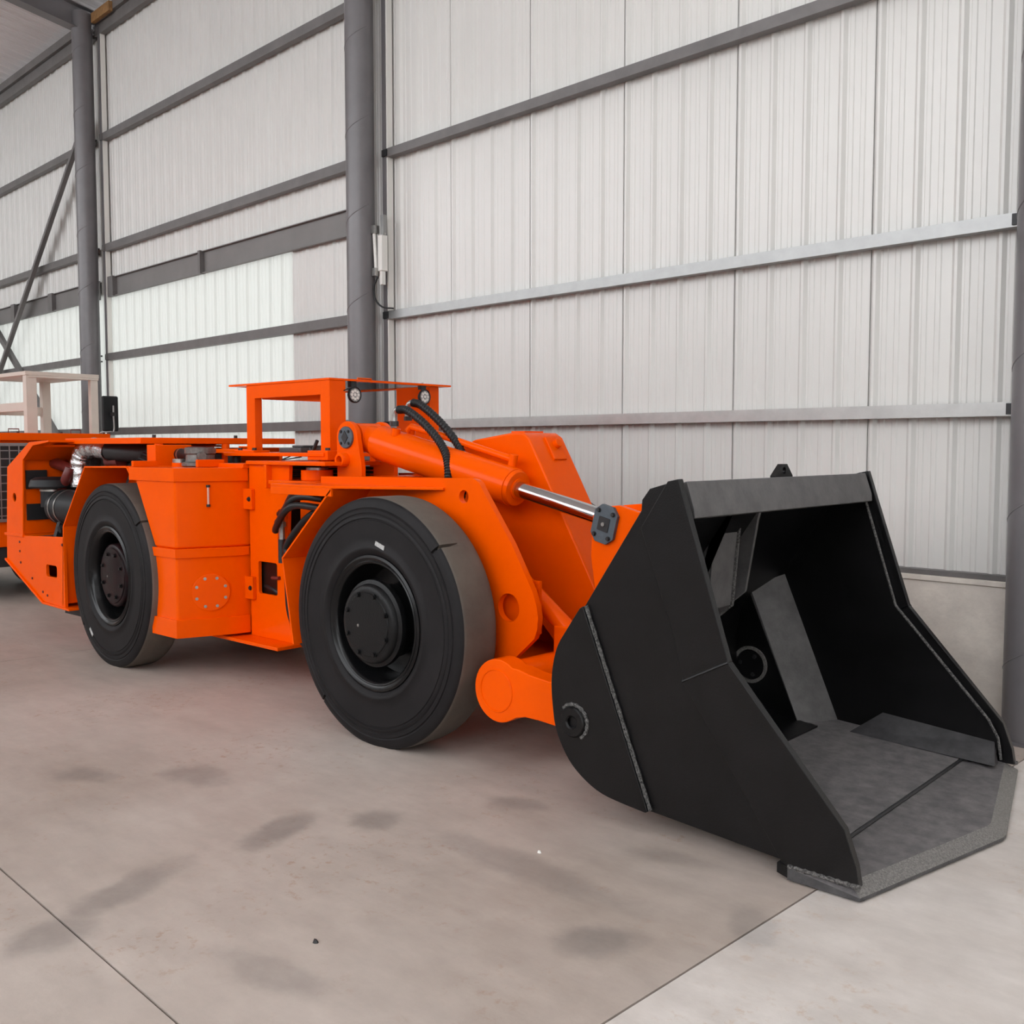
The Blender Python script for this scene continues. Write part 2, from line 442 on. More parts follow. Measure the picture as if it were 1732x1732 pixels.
column(COLS[3], 'grey round steel column under the roof beam, behind the mirror')

# ---- roof
SLOPE = 0.167; RZ = 7.28
ceil = empty('ceiling', wp(6, 5, 7)); tag(ceil, kind='structure')
rm = MB()
def roof_panel():
    b = MB(); pr = sheet_profile(PW); n = len(pr); L0, L1 = -.35, 14.0
    vs = [(x, L0, RZ + .14 + SLOPE * L0 - y) for x, y in pr] + [(x, L1, RZ + .14 + SLOPE * L1 - y) for x, y in pr]
    b.add(vs, [(i, i + 1, i + 1 + n, i + n) for i in range(n - 1)]); return b
rme = bpy.data.meshes.new('roof_panel'); rb = roof_panel(); rme.from_pydata(rb.v, [], rb.f); rme.materials.append(ROOFM); rme.update()
SKY = TRANS.copy(); SKY.name = 'added_skylight_sheet'
SKY.node_tree.nodes['Mix Shader'].inputs['Fac'].default_value = 0.1; SKY.node_tree.nodes['Translucent BSDF'].inputs['Color'].default_value = (0.9, 0.9, 0.88, 1)
rms = rme.copy(); rms.name = 'added_skylight'; rms.materials.clear(); rms.materials.append(SKY)
s = -8.8; kk = 0
while s < 25:
    lightp = kk % 3 == 1 and s < 2.0  # skylights are added, unseen, to bring light from above on the right
    o = bpy.data.objects.new('added_skylight' if lightp else 'roof_panel', rms if lightp else rme); COL.objects.link(o); place(o, wp(s, 0, 0), ceil); o.rotation_euler = (0, 0, WANG); s += PW; kk += 1
for oo in (1.5, 3.0, 4.5, 6.0, 7.5, 9.0, 10.5, 12.0):
    z = RZ + SLOPE * oo
    MB().box(-6, 21.5, oo - .03, oo + .03, z, z + .125).build('purlin', GIRT, ceil, mtx=WM)
for s, lab in ((COLS[3], 'grey welded roof beam running out from the top of the far column'),):
    b = MB()
    L1 = 13.5
    def web(h0, h1, o0, o1, s0, s1):
        b.add([(s0, o0, RZ + SLOPE * o0 - h0), (s1, o0, RZ + SLOPE * o0 - h0), (s0, o1, RZ + SLOPE * o1 - h0), (s1, o1, RZ + SLOPE * o1 - h0),
               (s0, o0, RZ + SLOPE * o0 - h1), (s1, o0, RZ + SLOPE * o0 - h1), (s0, o1, RZ + SLOPE * o1 - h1), (s1, o1, RZ + SLOPE * o1 - h1)],
              [(0, 1, 3, 2), (4, 6, 7, 5), (0, 2, 6, 4), (1, 5, 7, 3), (0, 4, 5, 1), (2, 3, 7, 6)])
    web(.30, .01, .12, L1, s - .005, s + .005)
    web(.012, 0, .12, L1, s - .09, s + .09)
    web(.312, .30, .12, L1, s - .09, s + .09)
    o = b.build('roof_beam', COLM, None, mtx=WM)
    tag(o, lab, 'roof beam')
# diagonal bracing in the far bay
def brace(p, q, label, o=.18):
    a = Vector((p[0], o, p[1])); c = Vector((q[0], o, q[1])); d = (c - a).normalized(); n = Vector((d.z, 0, -d.x)) * .085
    b = MB()
    for (w0, w1, y0, y1) in ((-1, 1, 0, .008), (.82, 1, .008, .06)):
        vs = []
        for y in (y0, y1):
            for e in (a, c):
                for w in (w0, w1): vs.append(e + n * w + Vector((0, y, 0)))
        b.add(vs, [(0, 1, 3, 2), (4, 6, 7, 5), (0, 4, 5, 1), (2, 3, 7, 6), (0, 2, 6, 4), (1, 5, 7, 3)])
    t = b.build('cross_brace', GIRT, None, mtx=WM); tag(t, label, 'brace', 'wall cross braces')
    MB().box(p[0] - .08, p[0] + .08, o - .006, o, p[1] - .1, p[1] + .1).build('gusset_plate', GIRT, t, mtx=WM)
brace((12.08, 5.85), (17.8, .9), 'grey diagonal brace falling leftward from the far column near the roof')
brace((17.8, 4.75), (12.35, .9), 'grey diagonal brace crossing the other behind the white frame', .105)

# ---- lamp fixture with cable on the middle column
lf = MB().box(5.50, 5.56, .13, .20, 3.12, 3.44).build('wall_lamp', LAMPW, None, bevel=.006, mtx=WM)
tag(lf, 'white slim lamp housing fixed beside the middle column', 'lamp')
MB().box(5.50, 5.54, .14, .18, 3.44, 3.62).build('mounting_strap', GALV, lf, mtx=WM)
MB().box(5.50, 5.59, .15, .165, 3.44, 3.46).build('top_bracket', LAMPW, lf, mtx=WM)
MB().cyl((5.585, .20, 3.15), (5.60, .205, 3.46), .016, n=14).build('lamp_tube', LAMPW, lf, mtx=WM)
MB().box(5.57, 5.62, .17, .23, 3.46, 3.53).build('lamp_socket', STEEL, lf, mtx=WM)
MB().box(5.56, 5.61, .17, .23, 3.08, 3.15).build('lamp_clamp', STEEL, lf, mtx=WM)
MB().box(5.51, 5.545, .15, .19, 3.0, 3.12).build('tail_pipe', LAMPW, lf, mtx=WM)
cb = MB().tube(spline([wp(5.57, .20, 3.06), wp(5.605, .21, 2.98), wp(5.595, .20, 2.87), wp(5.53, .17, 2.80), wp(5.44, .115, 2.784)], 30), .008, 8).build('cable', HOSE)
tag(cb, 'thin black cable looping down beside the middle column', 'cable')
MB().tube([wp(5.57, .20, 3.075), wp(5.57, .20, 3.055)], .012, 8).build('cable_gland', DARK, cb)

# ================================================================== the loader
YC = 4.11
LD = empty('mining_loader', (-4.9, YC, 0))
tag(LD, 'low orange underground mining loader with a large black bucket in front', 'loader')
OB = dict(bevel=.004)

# ---- wheels
TPROF = [(.338, .060), (.345, .030), (.356, .012), (.372, .006), (.378, .000), (.392, .000), (.397, .005), (.440, .003), (.490, .004), (.528, .002),
         (.531, .006), (.537, .006), (.540, .001), (.555, .002), (.558, .006), (.564, .006), (.567, .002), (.582, .003), (.585, .008), (.591, .008), (.594, .005),
         (.615, .009), (.634, .016), (.643, .026), (.646, .040), (.647, .075), (.647, .140), (.647, .215), (.644, .238), (.632, .256), (.600, .270), (.520, .276), (.400, .276), (.345, .250)]
NT = [1 if k >= 23 and k <= 29 else 0 for k in range(len(TPROF) - 1)]
def wheel(cx, sgn, yface, notches, name, hubm, stick=None, deep=0.0):
    cz = .634; c = Vector((cx, yface, cz))
    angs = [2 * PI * i / 120 for i in range(120)]
    if notches:
        for t in notches:
            angs = [q for q in angs if abs(q - t) > .03] + [t - .013, t - .006, t + .006, t + .013]
        angs.sort()
    def mod(k, r, a, t):
        for q in notches:
            if abs(t - q) < .008 and 19 <= k <= 25: return (r - .022 if k >= 22 else r, a + (.012 if k < 23 else .0) + (.02 if k == 25 else 0))
        return r, a
    b = MB().lathe(TPROF, c, axis='y', sgn=sgn, angs=angs, mod=mod if notches else None, mats=NT)
    for v in b.v: v.z = max(v.z, 0.0)
    w = b.build(name, [RUBBER, TREAD], LD, sharp=50)
    rp = [(.352, .030), (.350, .010), (.338, .004), (.330, .010), (.322, .014), (.316, .010), (.308, .014), (.300, .030), (.292, .060), (.285, .10), (.282, .190), (.255, .195), (.0, .20)]
    MB().lathe(rp, c, 72, sgn=sgn).build('rim', RIMB, w, sharp=40)
    d = deep
    hp = [(.19, .15), (.19, .05), (.222, .045), (.226, .035), (.224, .012), (.205, .004), (.200, -.016), (.190, -.024), (.168, -.026), (.164, -.026), (.160, -.031), (.05, -.033), (.0, -.033)]
    if d > 0: hp = [(.225, .15), (.225, .06), (.220, .048), (.210, .042), (.196, .040), (.192, .034), (.13, .032), (.11, .027), (.0, .027)]
    MB().lathe(hp, c, 56, sgn=sgn).build('hub', hubm, w, sharp=40)
    yo = yface + sgn * (-.031 if d == 0 else .031)
    bolts(w, [(cx + .158 * math.cos(t), yo, cz + .158 * math.sin(t)) for t in [2 * PI * (i + .5) / 8 for i in range(8)]], (0, -sgn, 0), .011, .012, HUBB, 'hub_bolt')
    bolts(w, [(cx - .06, yo, cz - .01)], (0, -sgn, 0), .008, .006, STEEL, 'grease_nipple')
    bolts(w, [(cx + .262 * math.cos(t), yface + sgn * .145, cz + .262 * math.sin(t)) for t in (1.45, 3.9, 5.45)], (0, -sgn, 0), .014, .02, STEEL, 'wheel_nut')
    if stick:
        r, t = stick; p = Vector((cx + r * math.cos(t), yface - .001, cz + r * math.sin(t))); q = t - PI / 2 - .15
        u = Vector((math.cos(q), 0, math.sin(q))); n = Vector((-u.z, 0, u.x)); y = Vector((0, sgn * .004, 0)); u *= .035; n *= .011
        vs = [p - u - n, p + u - n, p + u + n, p - u + n]; vs += [v + y for v in vs]
        MB().add(vs, [(0, 1, 2, 3), (4, 7, 6, 5), (0, 4, 5, 1), (1, 5, 6, 2), (2, 6, 7, 3), (3, 7, 4, 0)]).build('sticker', STICK, w)
    return w
wheel(-3.905, 1, 3.27, [math.radians(41.4), math.radians(228)], 'tire', HUBB, (.41, math.radians(80)))
rw = wheel(-6.735, 1, 3.27, [math.radians(39), math.radians(221)], 'tire', HUBR, (.53, math.radians(235)), .05)
rw.rotation_euler.z = math.radians(-3.2)   # the rear half is steered a touch
wheel(-3.905, -1, 4.745, [], 'tire', HUBB)
wheel(-6.70, -1, 4.745, [], 'tire', HUBR)
for x in (-3.905, -6.70):
    b = MB().cyl((x, 3.42, .634), (x, 4.63, .634), .10, n=24); b.cyl((x, YC - .22, .634), (x, YC + .22, .634), .23, n=28)
    b.build('axle', DARK, LD)

# ---- front frame: two side plates, fenders, floor
SP = [(-4.74, 1.362), (-3.52, 1.375), (-3.485, 1.371), (-3.455, 1.352), (-3.43, 1.315), (-3.239, 1.061), (-3.105, .841), (-3.078, .77), (-3.069, .72), (-3.075, .66), (-3.093, .613), (-3.227, .493), (-3.42, .30), (-4.60, .30), (-4.74, .55)]
for k, (y0, y1) in enumerate(((3.60, 3.635), (4.435, 4.465))):
    MB().plate([(x - .26 * k, z) for x, z in SP], y0, y1, 'y', [circ(-3.565 - .26 * k, 1.281, .034), circ(-3.258 - .26 * k, .747, .070, 32)]).build('frame_side_plate', ORANGE, LD)
    if k == 0: MB().box(-3.40, -3.13, 3.68, 3.70, .62, .88).build('hole_backing', ORANGE, LD)
MB().box(-4.70, -3.45, 3.636, 4.434, .36, .40).build('frame_floor', ORANGE, LD)
MB().box(-4.74, -4.70, 3.636, 4.434, .42, 1.30).build('frame_bulkhead', ORANGE, LD)
for sg in (0, 1):
    def Y(y): return y if sg == 0 else 2 * 4.0325 - y
    fp = [(-4.637, .423), (-4.732, .902), (-4.284, 1.300)]
    b = MB().strip([(x, z) for x, z in fp], .012, Y(3.32), Y(3.598))
    fo = b.build('fender', ORANGE, LD, bevel=.002)
    pl = [(-4.84, Y(3.32)), (-4.28, Y(3.32)), (-3.70, Y(3.585)), (-3.70, Y(3.60)), (-4.84, Y(3.60))]
    MB().plate(pl, 1.311, 1.325, 'z').build('fender_top', ORANGE, fo, bevel=.002)
    MB().box(-4.84, -4.285, min(Y(3.32), Y(3.334)), max(Y(3.32), Y(3.334)), 1.268, 1.311).build('fender_lip', ORANGE, fo, bevel=.002)
    MB().box(-4.84, -4.826, min(Y(3.334), Y(3.60)), max(Y(3.334), Y(3.60)), 1.268, 1.311).build('fender_lip', ORANGE, fo, bevel=.002)
# inner wheel-arch closing piece above the tire
MB().box(-4.60, -3.56, 3.598, 3.602, 1.0, 1.05).build('arch_rib', ORANGE, LD)

# ---- tilt cylinder bracket
def bracket(y0, y1, cap):
    px, pz = -4.79, 1.591
    arc = [(px + .098 * math.cos(t), pz + .098 * math.sin(t)) for t in [PI * .97 - q * (PI * .97 + .02) / 14 for q in range(15)]]
    prof = arc + [(-4.655, 1.42), (-4.655, 1.30), (-4.885, 1.30), (-4.885, 1.45)]
    b = MB().plate(prof, y0, y1, 'y', [circ(-4.805, 1.455, .026, 16)]).build('cylinder_bracket', ORANGE, LD, **OB)
    if cap:
        MB().lathe([(.0, -.016), (.062, -.016), (.066, -.012), (.066, 0.0)], (px, y0, pz), 36).build('pin_cap', BLUEG, b)
        MB().plate([(px, pz + .040), (px + .030, pz), (px, pz - .040), (px - .030, pz)], y0 - .020, y0 - .016).build('pin_key', DARK, b)
        bolts(b, [(px + .05 * math.cos(t), y0 - .016, pz + .05 * math.sin(t)) for t in (PI / 4, 3 * PI / 4, 5 * PI / 4, 7 * PI / 4)], (0, -1, 0), .008, .008, DARK)
        MB().lathe([(.026, 0), (.026, -.05), (.040, -.05), (.043, -.046), (.043, 0)], (-4.805, y0, 1.455), 28).build('boss_pipe', ORANGE, b, sharp=50)
    return b
bracket(3.835, 3.868, True); bracket(4.092, 4.125, False)
MB().cyl((-4.79, 3.868, 1.591), (-4.79, 4.092, 1.591), .045).build('base_pin', STEEL, LD)
MB().box(-4.64, -4.40, 3.66, 4.30, 1.335, 1.36).build('mount_shelf', ORANGE, LD, **OB)

# ---- tilt cylinder
A = Vector((-4.79, 3.98, 1.591)); B = Vector((-2.872, 3.98, 1.162)); D = (B - A)
def at(t): return A + D * t
tc = MB().cyl(at(.075), at(.642), .105, n=40)
tc.cyl(at(.642), at(.655), .101, .094, n=40)
tc = tc.build('tilt_cylinder', ORANGE, LD, bevel=.004)
MB().cyl(Vector((-4.79, 3.89, 1.591)), Vector((-4.79, 4.07, 1.591)), .088, n=32).build('cylinder_eye', ORANGE, tc, bevel=.004)
MB().cyl(at(.02), at(.10), .082, .095, n=28).build('cylinder_base', ORANGE, tc)
MB().cyl(at(.655), at(.659), .058, n=32).build('rod_seal', ORANGE, tc)
MB().cyl(at(.60), at(.985), .043, n=40).build('piston_rod', CHROME, tc, label='polished chrome rod')
MB().cyl(Vector((-2.872, 3.90, 1.162)), Vector((-2.872, 4.06, 1.162)), .075, n=28).build('rod_eye', ORANGE, tc, bevel=.004)
dn = Vector((-D.z, 0, D.x)).normalized()
if dn.z < 0: dn = -dn
# oil pipe along the barrel
pp = [at(.175) + dn * .115 + Vector((0, .02, 0)), at(.185) + dn * .145 + Vector((0, .03, 0)), at(.30) + dn * .145 + Vector((0, .045, 0)), at(.60) + dn * .135 + Vector((0, .045, 0))]
MB().tube(pp, .020, 12).build('oil_pipe', ORANGE, tc)
MB().cyl(at(.60) + dn * .09 + Vector((0, .045, 0)), at(.60) + dn * .165 + Vector((0, .045, 0)), .024, n=14).build('pipe_block', ORANGE, tc, bevel=.003)
for (q, off) in ((.165, -.05), (.175, .05)):
    MB().cyl(at(q) + dn * .08 + Vector((0, off, 0)), at(q) + dn * .125 + Vector((0, off, 0)), .026, n=16).build('port_boss', ORANGE, tc)

# ---- ribbed hydraulic hoses
def ribhose(pts, label):
    P = spline(pts, 150)
    h = MB().tube(P, .0235, 14, rib=lambda i: 1.06 if i % 3 == 0 else .93).build('hydraulic_hose', HOSE, LD, sharp=20, label=label)
    return h
h1 = ribhose([(-4.425, 3.93, 1.752), (-4.345, 3.93, 1.742), (-4.186, 3.92, 1.658), (-4.045, 3.91, 1.543), (-3.975, 3.89, 1.438), (-3.95, 3.86, 1.30), (-3.97, 3.84, 1.15)], 'ribbed black hose')
MB().tube(spline([(-4.462, 3.93, 1.665), (-4.462, 3.93, 1.72), (-4.445, 3.93, 1.750), (-4.40, 3.93, 1.753)], 20), .017, 12).build('hose_elbow', STEEL, h1)
MB().cyl((-4.462, 3.93, 1.655), (-4.462, 3.93, 1.685), .024, n=6).build('hose_nut', DARK, h1)
h2 = ribhose([(-4.41, 4.03, 1.795), (-4.335, 4.03, 1.775), (-4.178, 4.02, 1.682), (-4.022, 4.01, 1.552), (-3.945, 3.99, 1.438), (-3.92, 3.95, 1.30), (-3.94, 3.93, 1.15)], 'ribbed black hose')
MB().tube(spline([(-4.457, 4.03, 1.70), (-4.457, 4.03, 1.755), (-4.44, 4.03, 1.790), (-4.385, 4.03, 1.797)], 20), .017, 12).build('hose_elbow', STEEL, h2)
MB().cyl((-4.457, 4.03, 1.69), (-4.457, 4.03, 1.715), .024, n=6).build('hose_nut', DARK, h2)

# ---- boom
BP = [(-4.62, 1.33), (-4.0, 1.575), (-3.72, 1.612), (-3.63, 1.612), (-3.585, 1.585), (-3.52, 1.475), (-3.13, .80), (-2.96, .45), (-3.02, .28), (-3.2, .26), (-3.42, .50), (-4.0, 1.05), (-4.55, 1.10)]
bm_ = MB().plate(BP, 4.125, 4.42, 'y').build('boom', ORANGE, LD, bevel=.012, segs=3)
MB().add([(-3.60, 4.25, 1.575), (-3.60, 4.36, 1.575), (-3.525, 4.25, 1.45), (-3.525, 4.36, 1.45), (-3.575, 4.25, 1.592), (-3.575, 4.36, 1.592), (-3.50, 4.25, 1.467), (-3.50, 4.36, 1.467)],
         [(0, 1, 3, 2), (4, 6, 7, 5), (0, 4, 5, 1), (2, 3, 7, 6), (0, 2, 6, 4), (1, 5, 7, 3)]).build('pin_pad', ORANGE, bm_, bevel=.005)
MB().cyl((-3.57, 4.315, 1.535), (-3.525, 4.315, 1.561), .026, n=20).build('stop_pin', ORANGE, bm_, bevel=.004)
MB().box(-3.78, -3.68, 4.20, 4.36, 1.610, 1.622).build('top_pad', ORANGE, bm_)
# cross tube and bucket arms
ct = MB().cyl((-3.095, 3.46, .407), (-3.095, 2 * YC - 3.46, .407), .118, n=40).build('cross_tube', ORANGE, LD)
def arm(y0, y1):
    cx, cz, r = -3.095, .407, .148
    arc = [(cx + r * math.cos(t), cz + r * math.sin(t)) for t in [math.radians(55) + q * math.radians(245) / 24 for q in range(25)]]
    e = (-2.558, .392)
    tip = [(e[0] + .10 * math.cos(t), e[1] + .10 * math.sin(t)) for t in [-PI / 2 + q * PI / 10 for q in range(11)]]
    prof = arc + [(-2.98, .300), (-2.93, .312), (-2.85, .312)] + tip + [(-2.80, .500), (-2.90, .510), (-2.965, .525)]
    a = MB().plate(prof, y0, y1, 'y').build('bucket_arm', ORANGE, LD, bevel=.006)
    return a
a1 = arm(3.345, 3.452); a2 = arm(2 * YC - 3.452, 2 * YC - 3.345)
b = MB()
for k in range(1):
    pts = [(-3.105 + .098 * math.cos(t), 3.344, .407 + .098 * math.sin(t)) for t in [2 * PI * q / 40 for q in range(41)]]
    b.tube(pts, .004, 6)
b.build('weld_ring', ORANGE, a1)
# lift cylinder, low between the plates
lc = MB().cyl((-4.35, 3.80, .62), (-3.35, 3.80, .86), .06, n=24).build('lift_cylinder', ORANGE, LD)
MB().cyl((-3.35, 3.80, .86), (-3.02, 3.80, .62), .045, n=20).build('lift_rod', ORANGE, lc)
MB().box(-3.10, -2.90, 3.75, 3.87, .50, .66).build('lift_lug', ORANGE, lc, bevel=.01)
# rocker link behind the bucket
RP = [(-2.955, 1.20), (-2.90, 1.245), (-2.80, 1.255), (-2.40, 1.16), (-2.46, 1.05), (-2.60, .86), (-2.72, .62), (-2.80, .60), (-2.93, .78), (-2.965, 1.0)]
rk = MB().plate(RP, 3.875, 3.905, 'y').plate(RP, 4.055, 4.085, 'y').build('bucket_link', ORANGE, LD, **OB)
MB().box(-2.93, -2.82, 3.905, 4.055, .72, 1.0).build('link_web', ORANGE, rk, **OB)
pcx, pcz = -2.872, 1.162
def chamf(w, h, c): return [(pcx - w + c, pcz - h), (pcx + w - c, pcz - h), (pcx + w, pcz - h + c), (pcx + w, pcz + h - c), (pcx + w - c, pcz + h), (pcx - w + c, pcz + h), (pcx - w, pcz + h - c), (pcx - w, pcz - h + c)]
def rotp(ps, a): return [(pcx + (x - pcx) * math.cos(a) - (z - pcz) * math.sin(a), pcz + (x - pcx) * math.sin(a) + (z - pcz) * math.cos(a)) for x, z in ps]
pc = MB().plate(rotp(chamf(.068, .093, .035), -.25), 3.853, 3.874, 'y').build('pin_plate', BLUEG, rk, bevel=.002)
MB().plate(rotp(chamf(.032, .034, .002), -.25), 3.849, 3.853, 'y').build('pin_key', DARK, rk)
MB().cyl((pcx, 3.843, pcz), (pcx, 3.849, pcz), .010, n=12).build('pin_nut', STEEL, rk)
bolts(rk, [(p[0], 3.853, p[1]) for p in rotp([(pcx + i * .043, pcz + j * .060) for i in (-1, 1) for j in (-1, 1)], -.25)], (0, -1, 0), .009, .012, DARK)

# ---- articulation area
MB().plate([(-5.70, .285), (-5.23, .285), (-5.27, .40), (-5.30, .70), (-5.25, 1.42), (-5.70, 1.42)], 3.744, 3.77, 'y',
           [[(-5.60, .574), (-5.408, .574), (-5.400, .585), (-5.400, .775), (-5.41, .785), (-5.60, .785), (-5.608, .775), (-5.608, .585)],
            [(-5.385, .82), (-5.325, .82), (-5.325, 1.12), (-5.345, 1.135), (-5.37, 1.135), (-5.385, 1.12)]]).build('hinge_side_plate', ORANGE, LD, bevel=.003)
MB().box(-5.66, -5.28, 3.78, 4.5, .40, 1.30).build('articulation_block', BLACK, LD)
MB().box(-5.95, -5.20, 3.60, 4.60, .262, .285).build('lower_plate', ORANGE, LD, **OB)
MB().plate([(-5.70, 3.72), (-4.78, 3.66), (-4.78, 4.5), (-5.70, 4.5)], 1.420, 1.444, 'z').build('upper_plate', ORANGE, LD, **OB)
MB().box(-5.36, -4.88, 3.66, 4.5, 1.300, 1.325).build('hinge_plate', ORANGE, LD, **OB)
MB().box(-5.47, -5.44, 3.70, 3.80, 1.270, 1.42).build('hinge_web', ORANGE, LD, **OB)
hp_ = MB().cyl((-5.12, 3.86, 1.325), (-5.12, 3.86, 1.39), .10, n=32).build('hinge_pin', ORANGE, LD, **OB)
MB().cyl((-5.12, 3.86, 1.39), (-5.12, 3.86, 1.405), .07, n=28).build('pin_cover', STEEL, hp_)
for z in (1.35, 1.375, 1.40): MB().tube(spline([(-5.6, 3.85, z), (-5.35, 3.78, z), (-5.2, 4.05, z), (-4.85, 4.1, z)], 20), .012, 8).build('hose', HOSE, LD)
for (z0, z1) in ((1.124, 1.26), (.53, .68)):
    hg = MB().box(-5.735, -5.635, 3.715, 3.744, z0, z1).build('tank_hinge', ORANGE, LD, bevel=.004)
    bolts(hg, [(-5.66, 3.715, (z0 + z1) / 2)], (0, -1, 0), .012, .010, DARK)
# fittings and hoses in the gap in front of the fender
b = MB().cyl((-5.30, 3.715, .95), (-5.30, 3.715, 1.10), .020, n=6); b.cyl((-5.30, 3.715, 1.03), (-5.30, 3.715, 1.06), .027, n=6)
fit = b.build('hose_fitting', STEEL, LD)
MB().cyl((-5.30, 3.715, 1.10), (-5.30, 3.73, 1.135), .018, n=12).build('fitting_elbow', STEEL, fit)
MB().cyl((-5.30, 3.715, .80), (-5.30, 3.715, .95), .024, n=12).build('fitting_sleeve', DARK, fit)
for k, (dy, dz) in enumerate(((0, 0), (-.03, -.05), (-.06, -.10))):
    MB().tube(spline([(-5.30 + .02 * k, 3.70 + dy, 1.11 + dz), (-5.22, 3.68 + dy, 1.14 + dz), (-5.05, 3.62 + dy, 1.24 + dz), (-4.93, 3.62 + dy, 1.285 + dz), (-4.70, 3.62 + dy, 1.28 + dz)], 30), .021, 12).build('hose', HOSE, LD)
MB().tube(spline([(-5.06, 3.62, .85), (-5.12, 3.62, .92), (-4.95, 3.62, 1.08), (-4.80, 3.62, 1.16)], 20), .021, 12).build('hose', HOSE, LD)
MB().tube(spline([(-5.22, 3.70, .90), (-5.20, 3.70, .70), (-5.18, 3.70, .50), (-5.08, 3.70, .36), (-5.0, 3.7, .3)], 30), .035, 12).build('hose', HOSE, LD)
MB().tube(spline([(-5.60, 3.80, .62), (-5.50, 3.79, .60), (-5.40, 3.80, .565)], 12), .022, 12).build('hose', HOSE, LD)
MB().cyl((-5.44, 3.735, .69), (-5.36, 3.735, .695), .012, n=10).build('drain_stub', REDP, LD)
MB().box(-5.22, -4.95, 3.80, 3.84, .70, 1.29).build('inner_panel', ORANGE, LD, **OB)

# ---- side tank
tk = MB()
bot = [(-6.13, 3.30), (-5.862, 3.30), (-5.735, 3.638), (-5.722, 3.744), (-5.722, 3.98), (-6.13, 3.98)]
top = [(-6.42, 3.30)] + bot[1:5] + [(-6.42, 3.98)]
tk.plate(bot, .30, .88, 'z')
n6 = len(bot); tk.add([(x, y, .88) for x, y in bot] + [(x, y, 1.395) for x, y in top], [list(range(n6)), list(range(2 * n6 - 1, n6 - 1, -1))] + [(i, (i + 1) % n6, (i + 1) % n6 + n6, i + n6) for i in range(n6)])
tank = tk.build('side_tank', ORANGE, LD, bevel=.016, segs=4)
def collar(z0, z1, xl):
    p = [(xl, 3.288), (-5.853, 3.288), (-5.722, 3.634), (-5.708, 3.742), (-5.708, 3.744), (-5.9, 3.744), (xl, 3.744)]
    MB().plate(p, z0, z1, 'z').build('tank_band', ORANGE, tank, bevel=.014, segs=4)
collar(1.312, 1.398, -6.435); collar(.820, .878, -6.165); collar(.302, .420, -6.165)
dn_ = Vector((math.sin(math.radians(66.6)), -math.cos(math.radians(66.6)), 0)); du = Vector((math.cos(math.radians(66.6)), math.sin(math.radians(66.6)), 0))
cc = Vector((-5.790, 3.502, .588))
pl = MB().cyl(cc, cc + dn_ * .010, .122, n=48).build('inspection_cover', ORANGE, tank, bevel=.003)
bolts(pl, [cc + dn_ * .010 + du * .098 * math.cos(t) + Vector((0, 0, .098 * math.sin(t))) for t in [2 * PI * (i + .5) / 8 for i in range(8)]], dn_, .0075, .006, STEEL)
g0 = Vector((-5.792, 3.495, 1.155))
sg_ = MB().cyl(g0 + dn_ * .012, g0 + dn_ * .012 + Vector((0, 0, .126)), .007, n=10).build('sight_gauge', GAUGE, tank)
for z in (0, .126): MB().cyl(g0 + Vector((0, 0, z - .008)) + dn_ * .010, g0 + Vector((0, 0, z + .008)) + dn_ * .010, .013, n=10).build('gauge_end', DARK, sg_)

# ---- filler, intake and deck details on the rear frame
ik = MB().lathe([(.0, 0), (.125, 0), (.125, .02), (.10, .03), (.095, .075), (.105, .085), (.105, .12), (.10, .125), (0, .125)], (-6.22, 3.70, 1.405), 40, axis='z').build('intake_casting', CAST, LD)
MB().cyl((-6.36, 3.62, 1.40), (-6.36, 3.62, 1.452), .045, n=28).build('filler_cap', STEEL, ik, bevel=.004)
MB().cyl((-6.36, 3.62, 1.395), (-6.36, 3.62, 1.425), .05, n=24).build('filler_neck', ORANGE, ik)
MB().cyl((-6.12, 3.64, 1.47), (-6.06, 3.62, 1.47), .028, n=16).build('side_port', CAST, ik)
MB().cyl((-6.22, 3.70, 1.53), (-6.22, 3.70, 1.536), .085, n=32).build('red_gasket', REDP, ik)
MB().tube([(-6.30, 3.70, 1.475), (-6.45, 3.70, 1.48), (-6.60, 3.70, 1.485)], .042, 20).build('intake_hose', HOSE, LD)
MB().cyl((-6.46, 3.70, 1.48), (-6.475, 3.70, 1.48), .045, n=20).build('hose_clamp', STEEL, LD)
MB().box(-6.62, -6.50, 3.52, 3.80, 1.398, 1.55).build('hood_bracket', ORANGE, LD, **OB)
MB().box(-6.70, -6.55, 3.50, 3.60, 1.40, 1.425).build('bracket_foot', ORANGE, LD, **OB)
MB().box(-6.46, -6.43, 3.32, 3.5, 1.40, 1.44).build('guard_stub', ORANGE, LD, **OB)
MB().box(-6.03, -6.00, 3.55, 3.75, 1.40, 1.45).build('guard_stub', ORANGE, LD, **OB)
MB().box(-6.0, -5.70, 3.70, 4.60, 1.395, 1.425).build('deck_plate', ORANGE, LD, **OB)
MB().box(-6.9, -5.72, 3.98, 4.85, .55, 1.39).build('rear_frame_core', ORANGE, LD)
# hood over the engine
hd = MB().plate([(-7.86, 3.50), (-6.67, 3.50), (-6.58, 4.33), (-6.58, 4.75), (-7.86, 4.75)], 1.557, 1.601, 'z').build('hood', ORANGE, LD, **OB)
for (x, y) in ((-6.70, 3.62), (-6.64, 4.25)): MB().cyl((x, y, 1.601), (x, y, 1.622), .014, n=8).build('hood_bolt', DARK, hd)
for (x, y) in ((-6.62, 4.15), (-6.60, 3.60)): MB().cyl((x, y, 1.40), (x, y, 1.557), .03, n=12).build('hood_mount', ORANGE, hd)

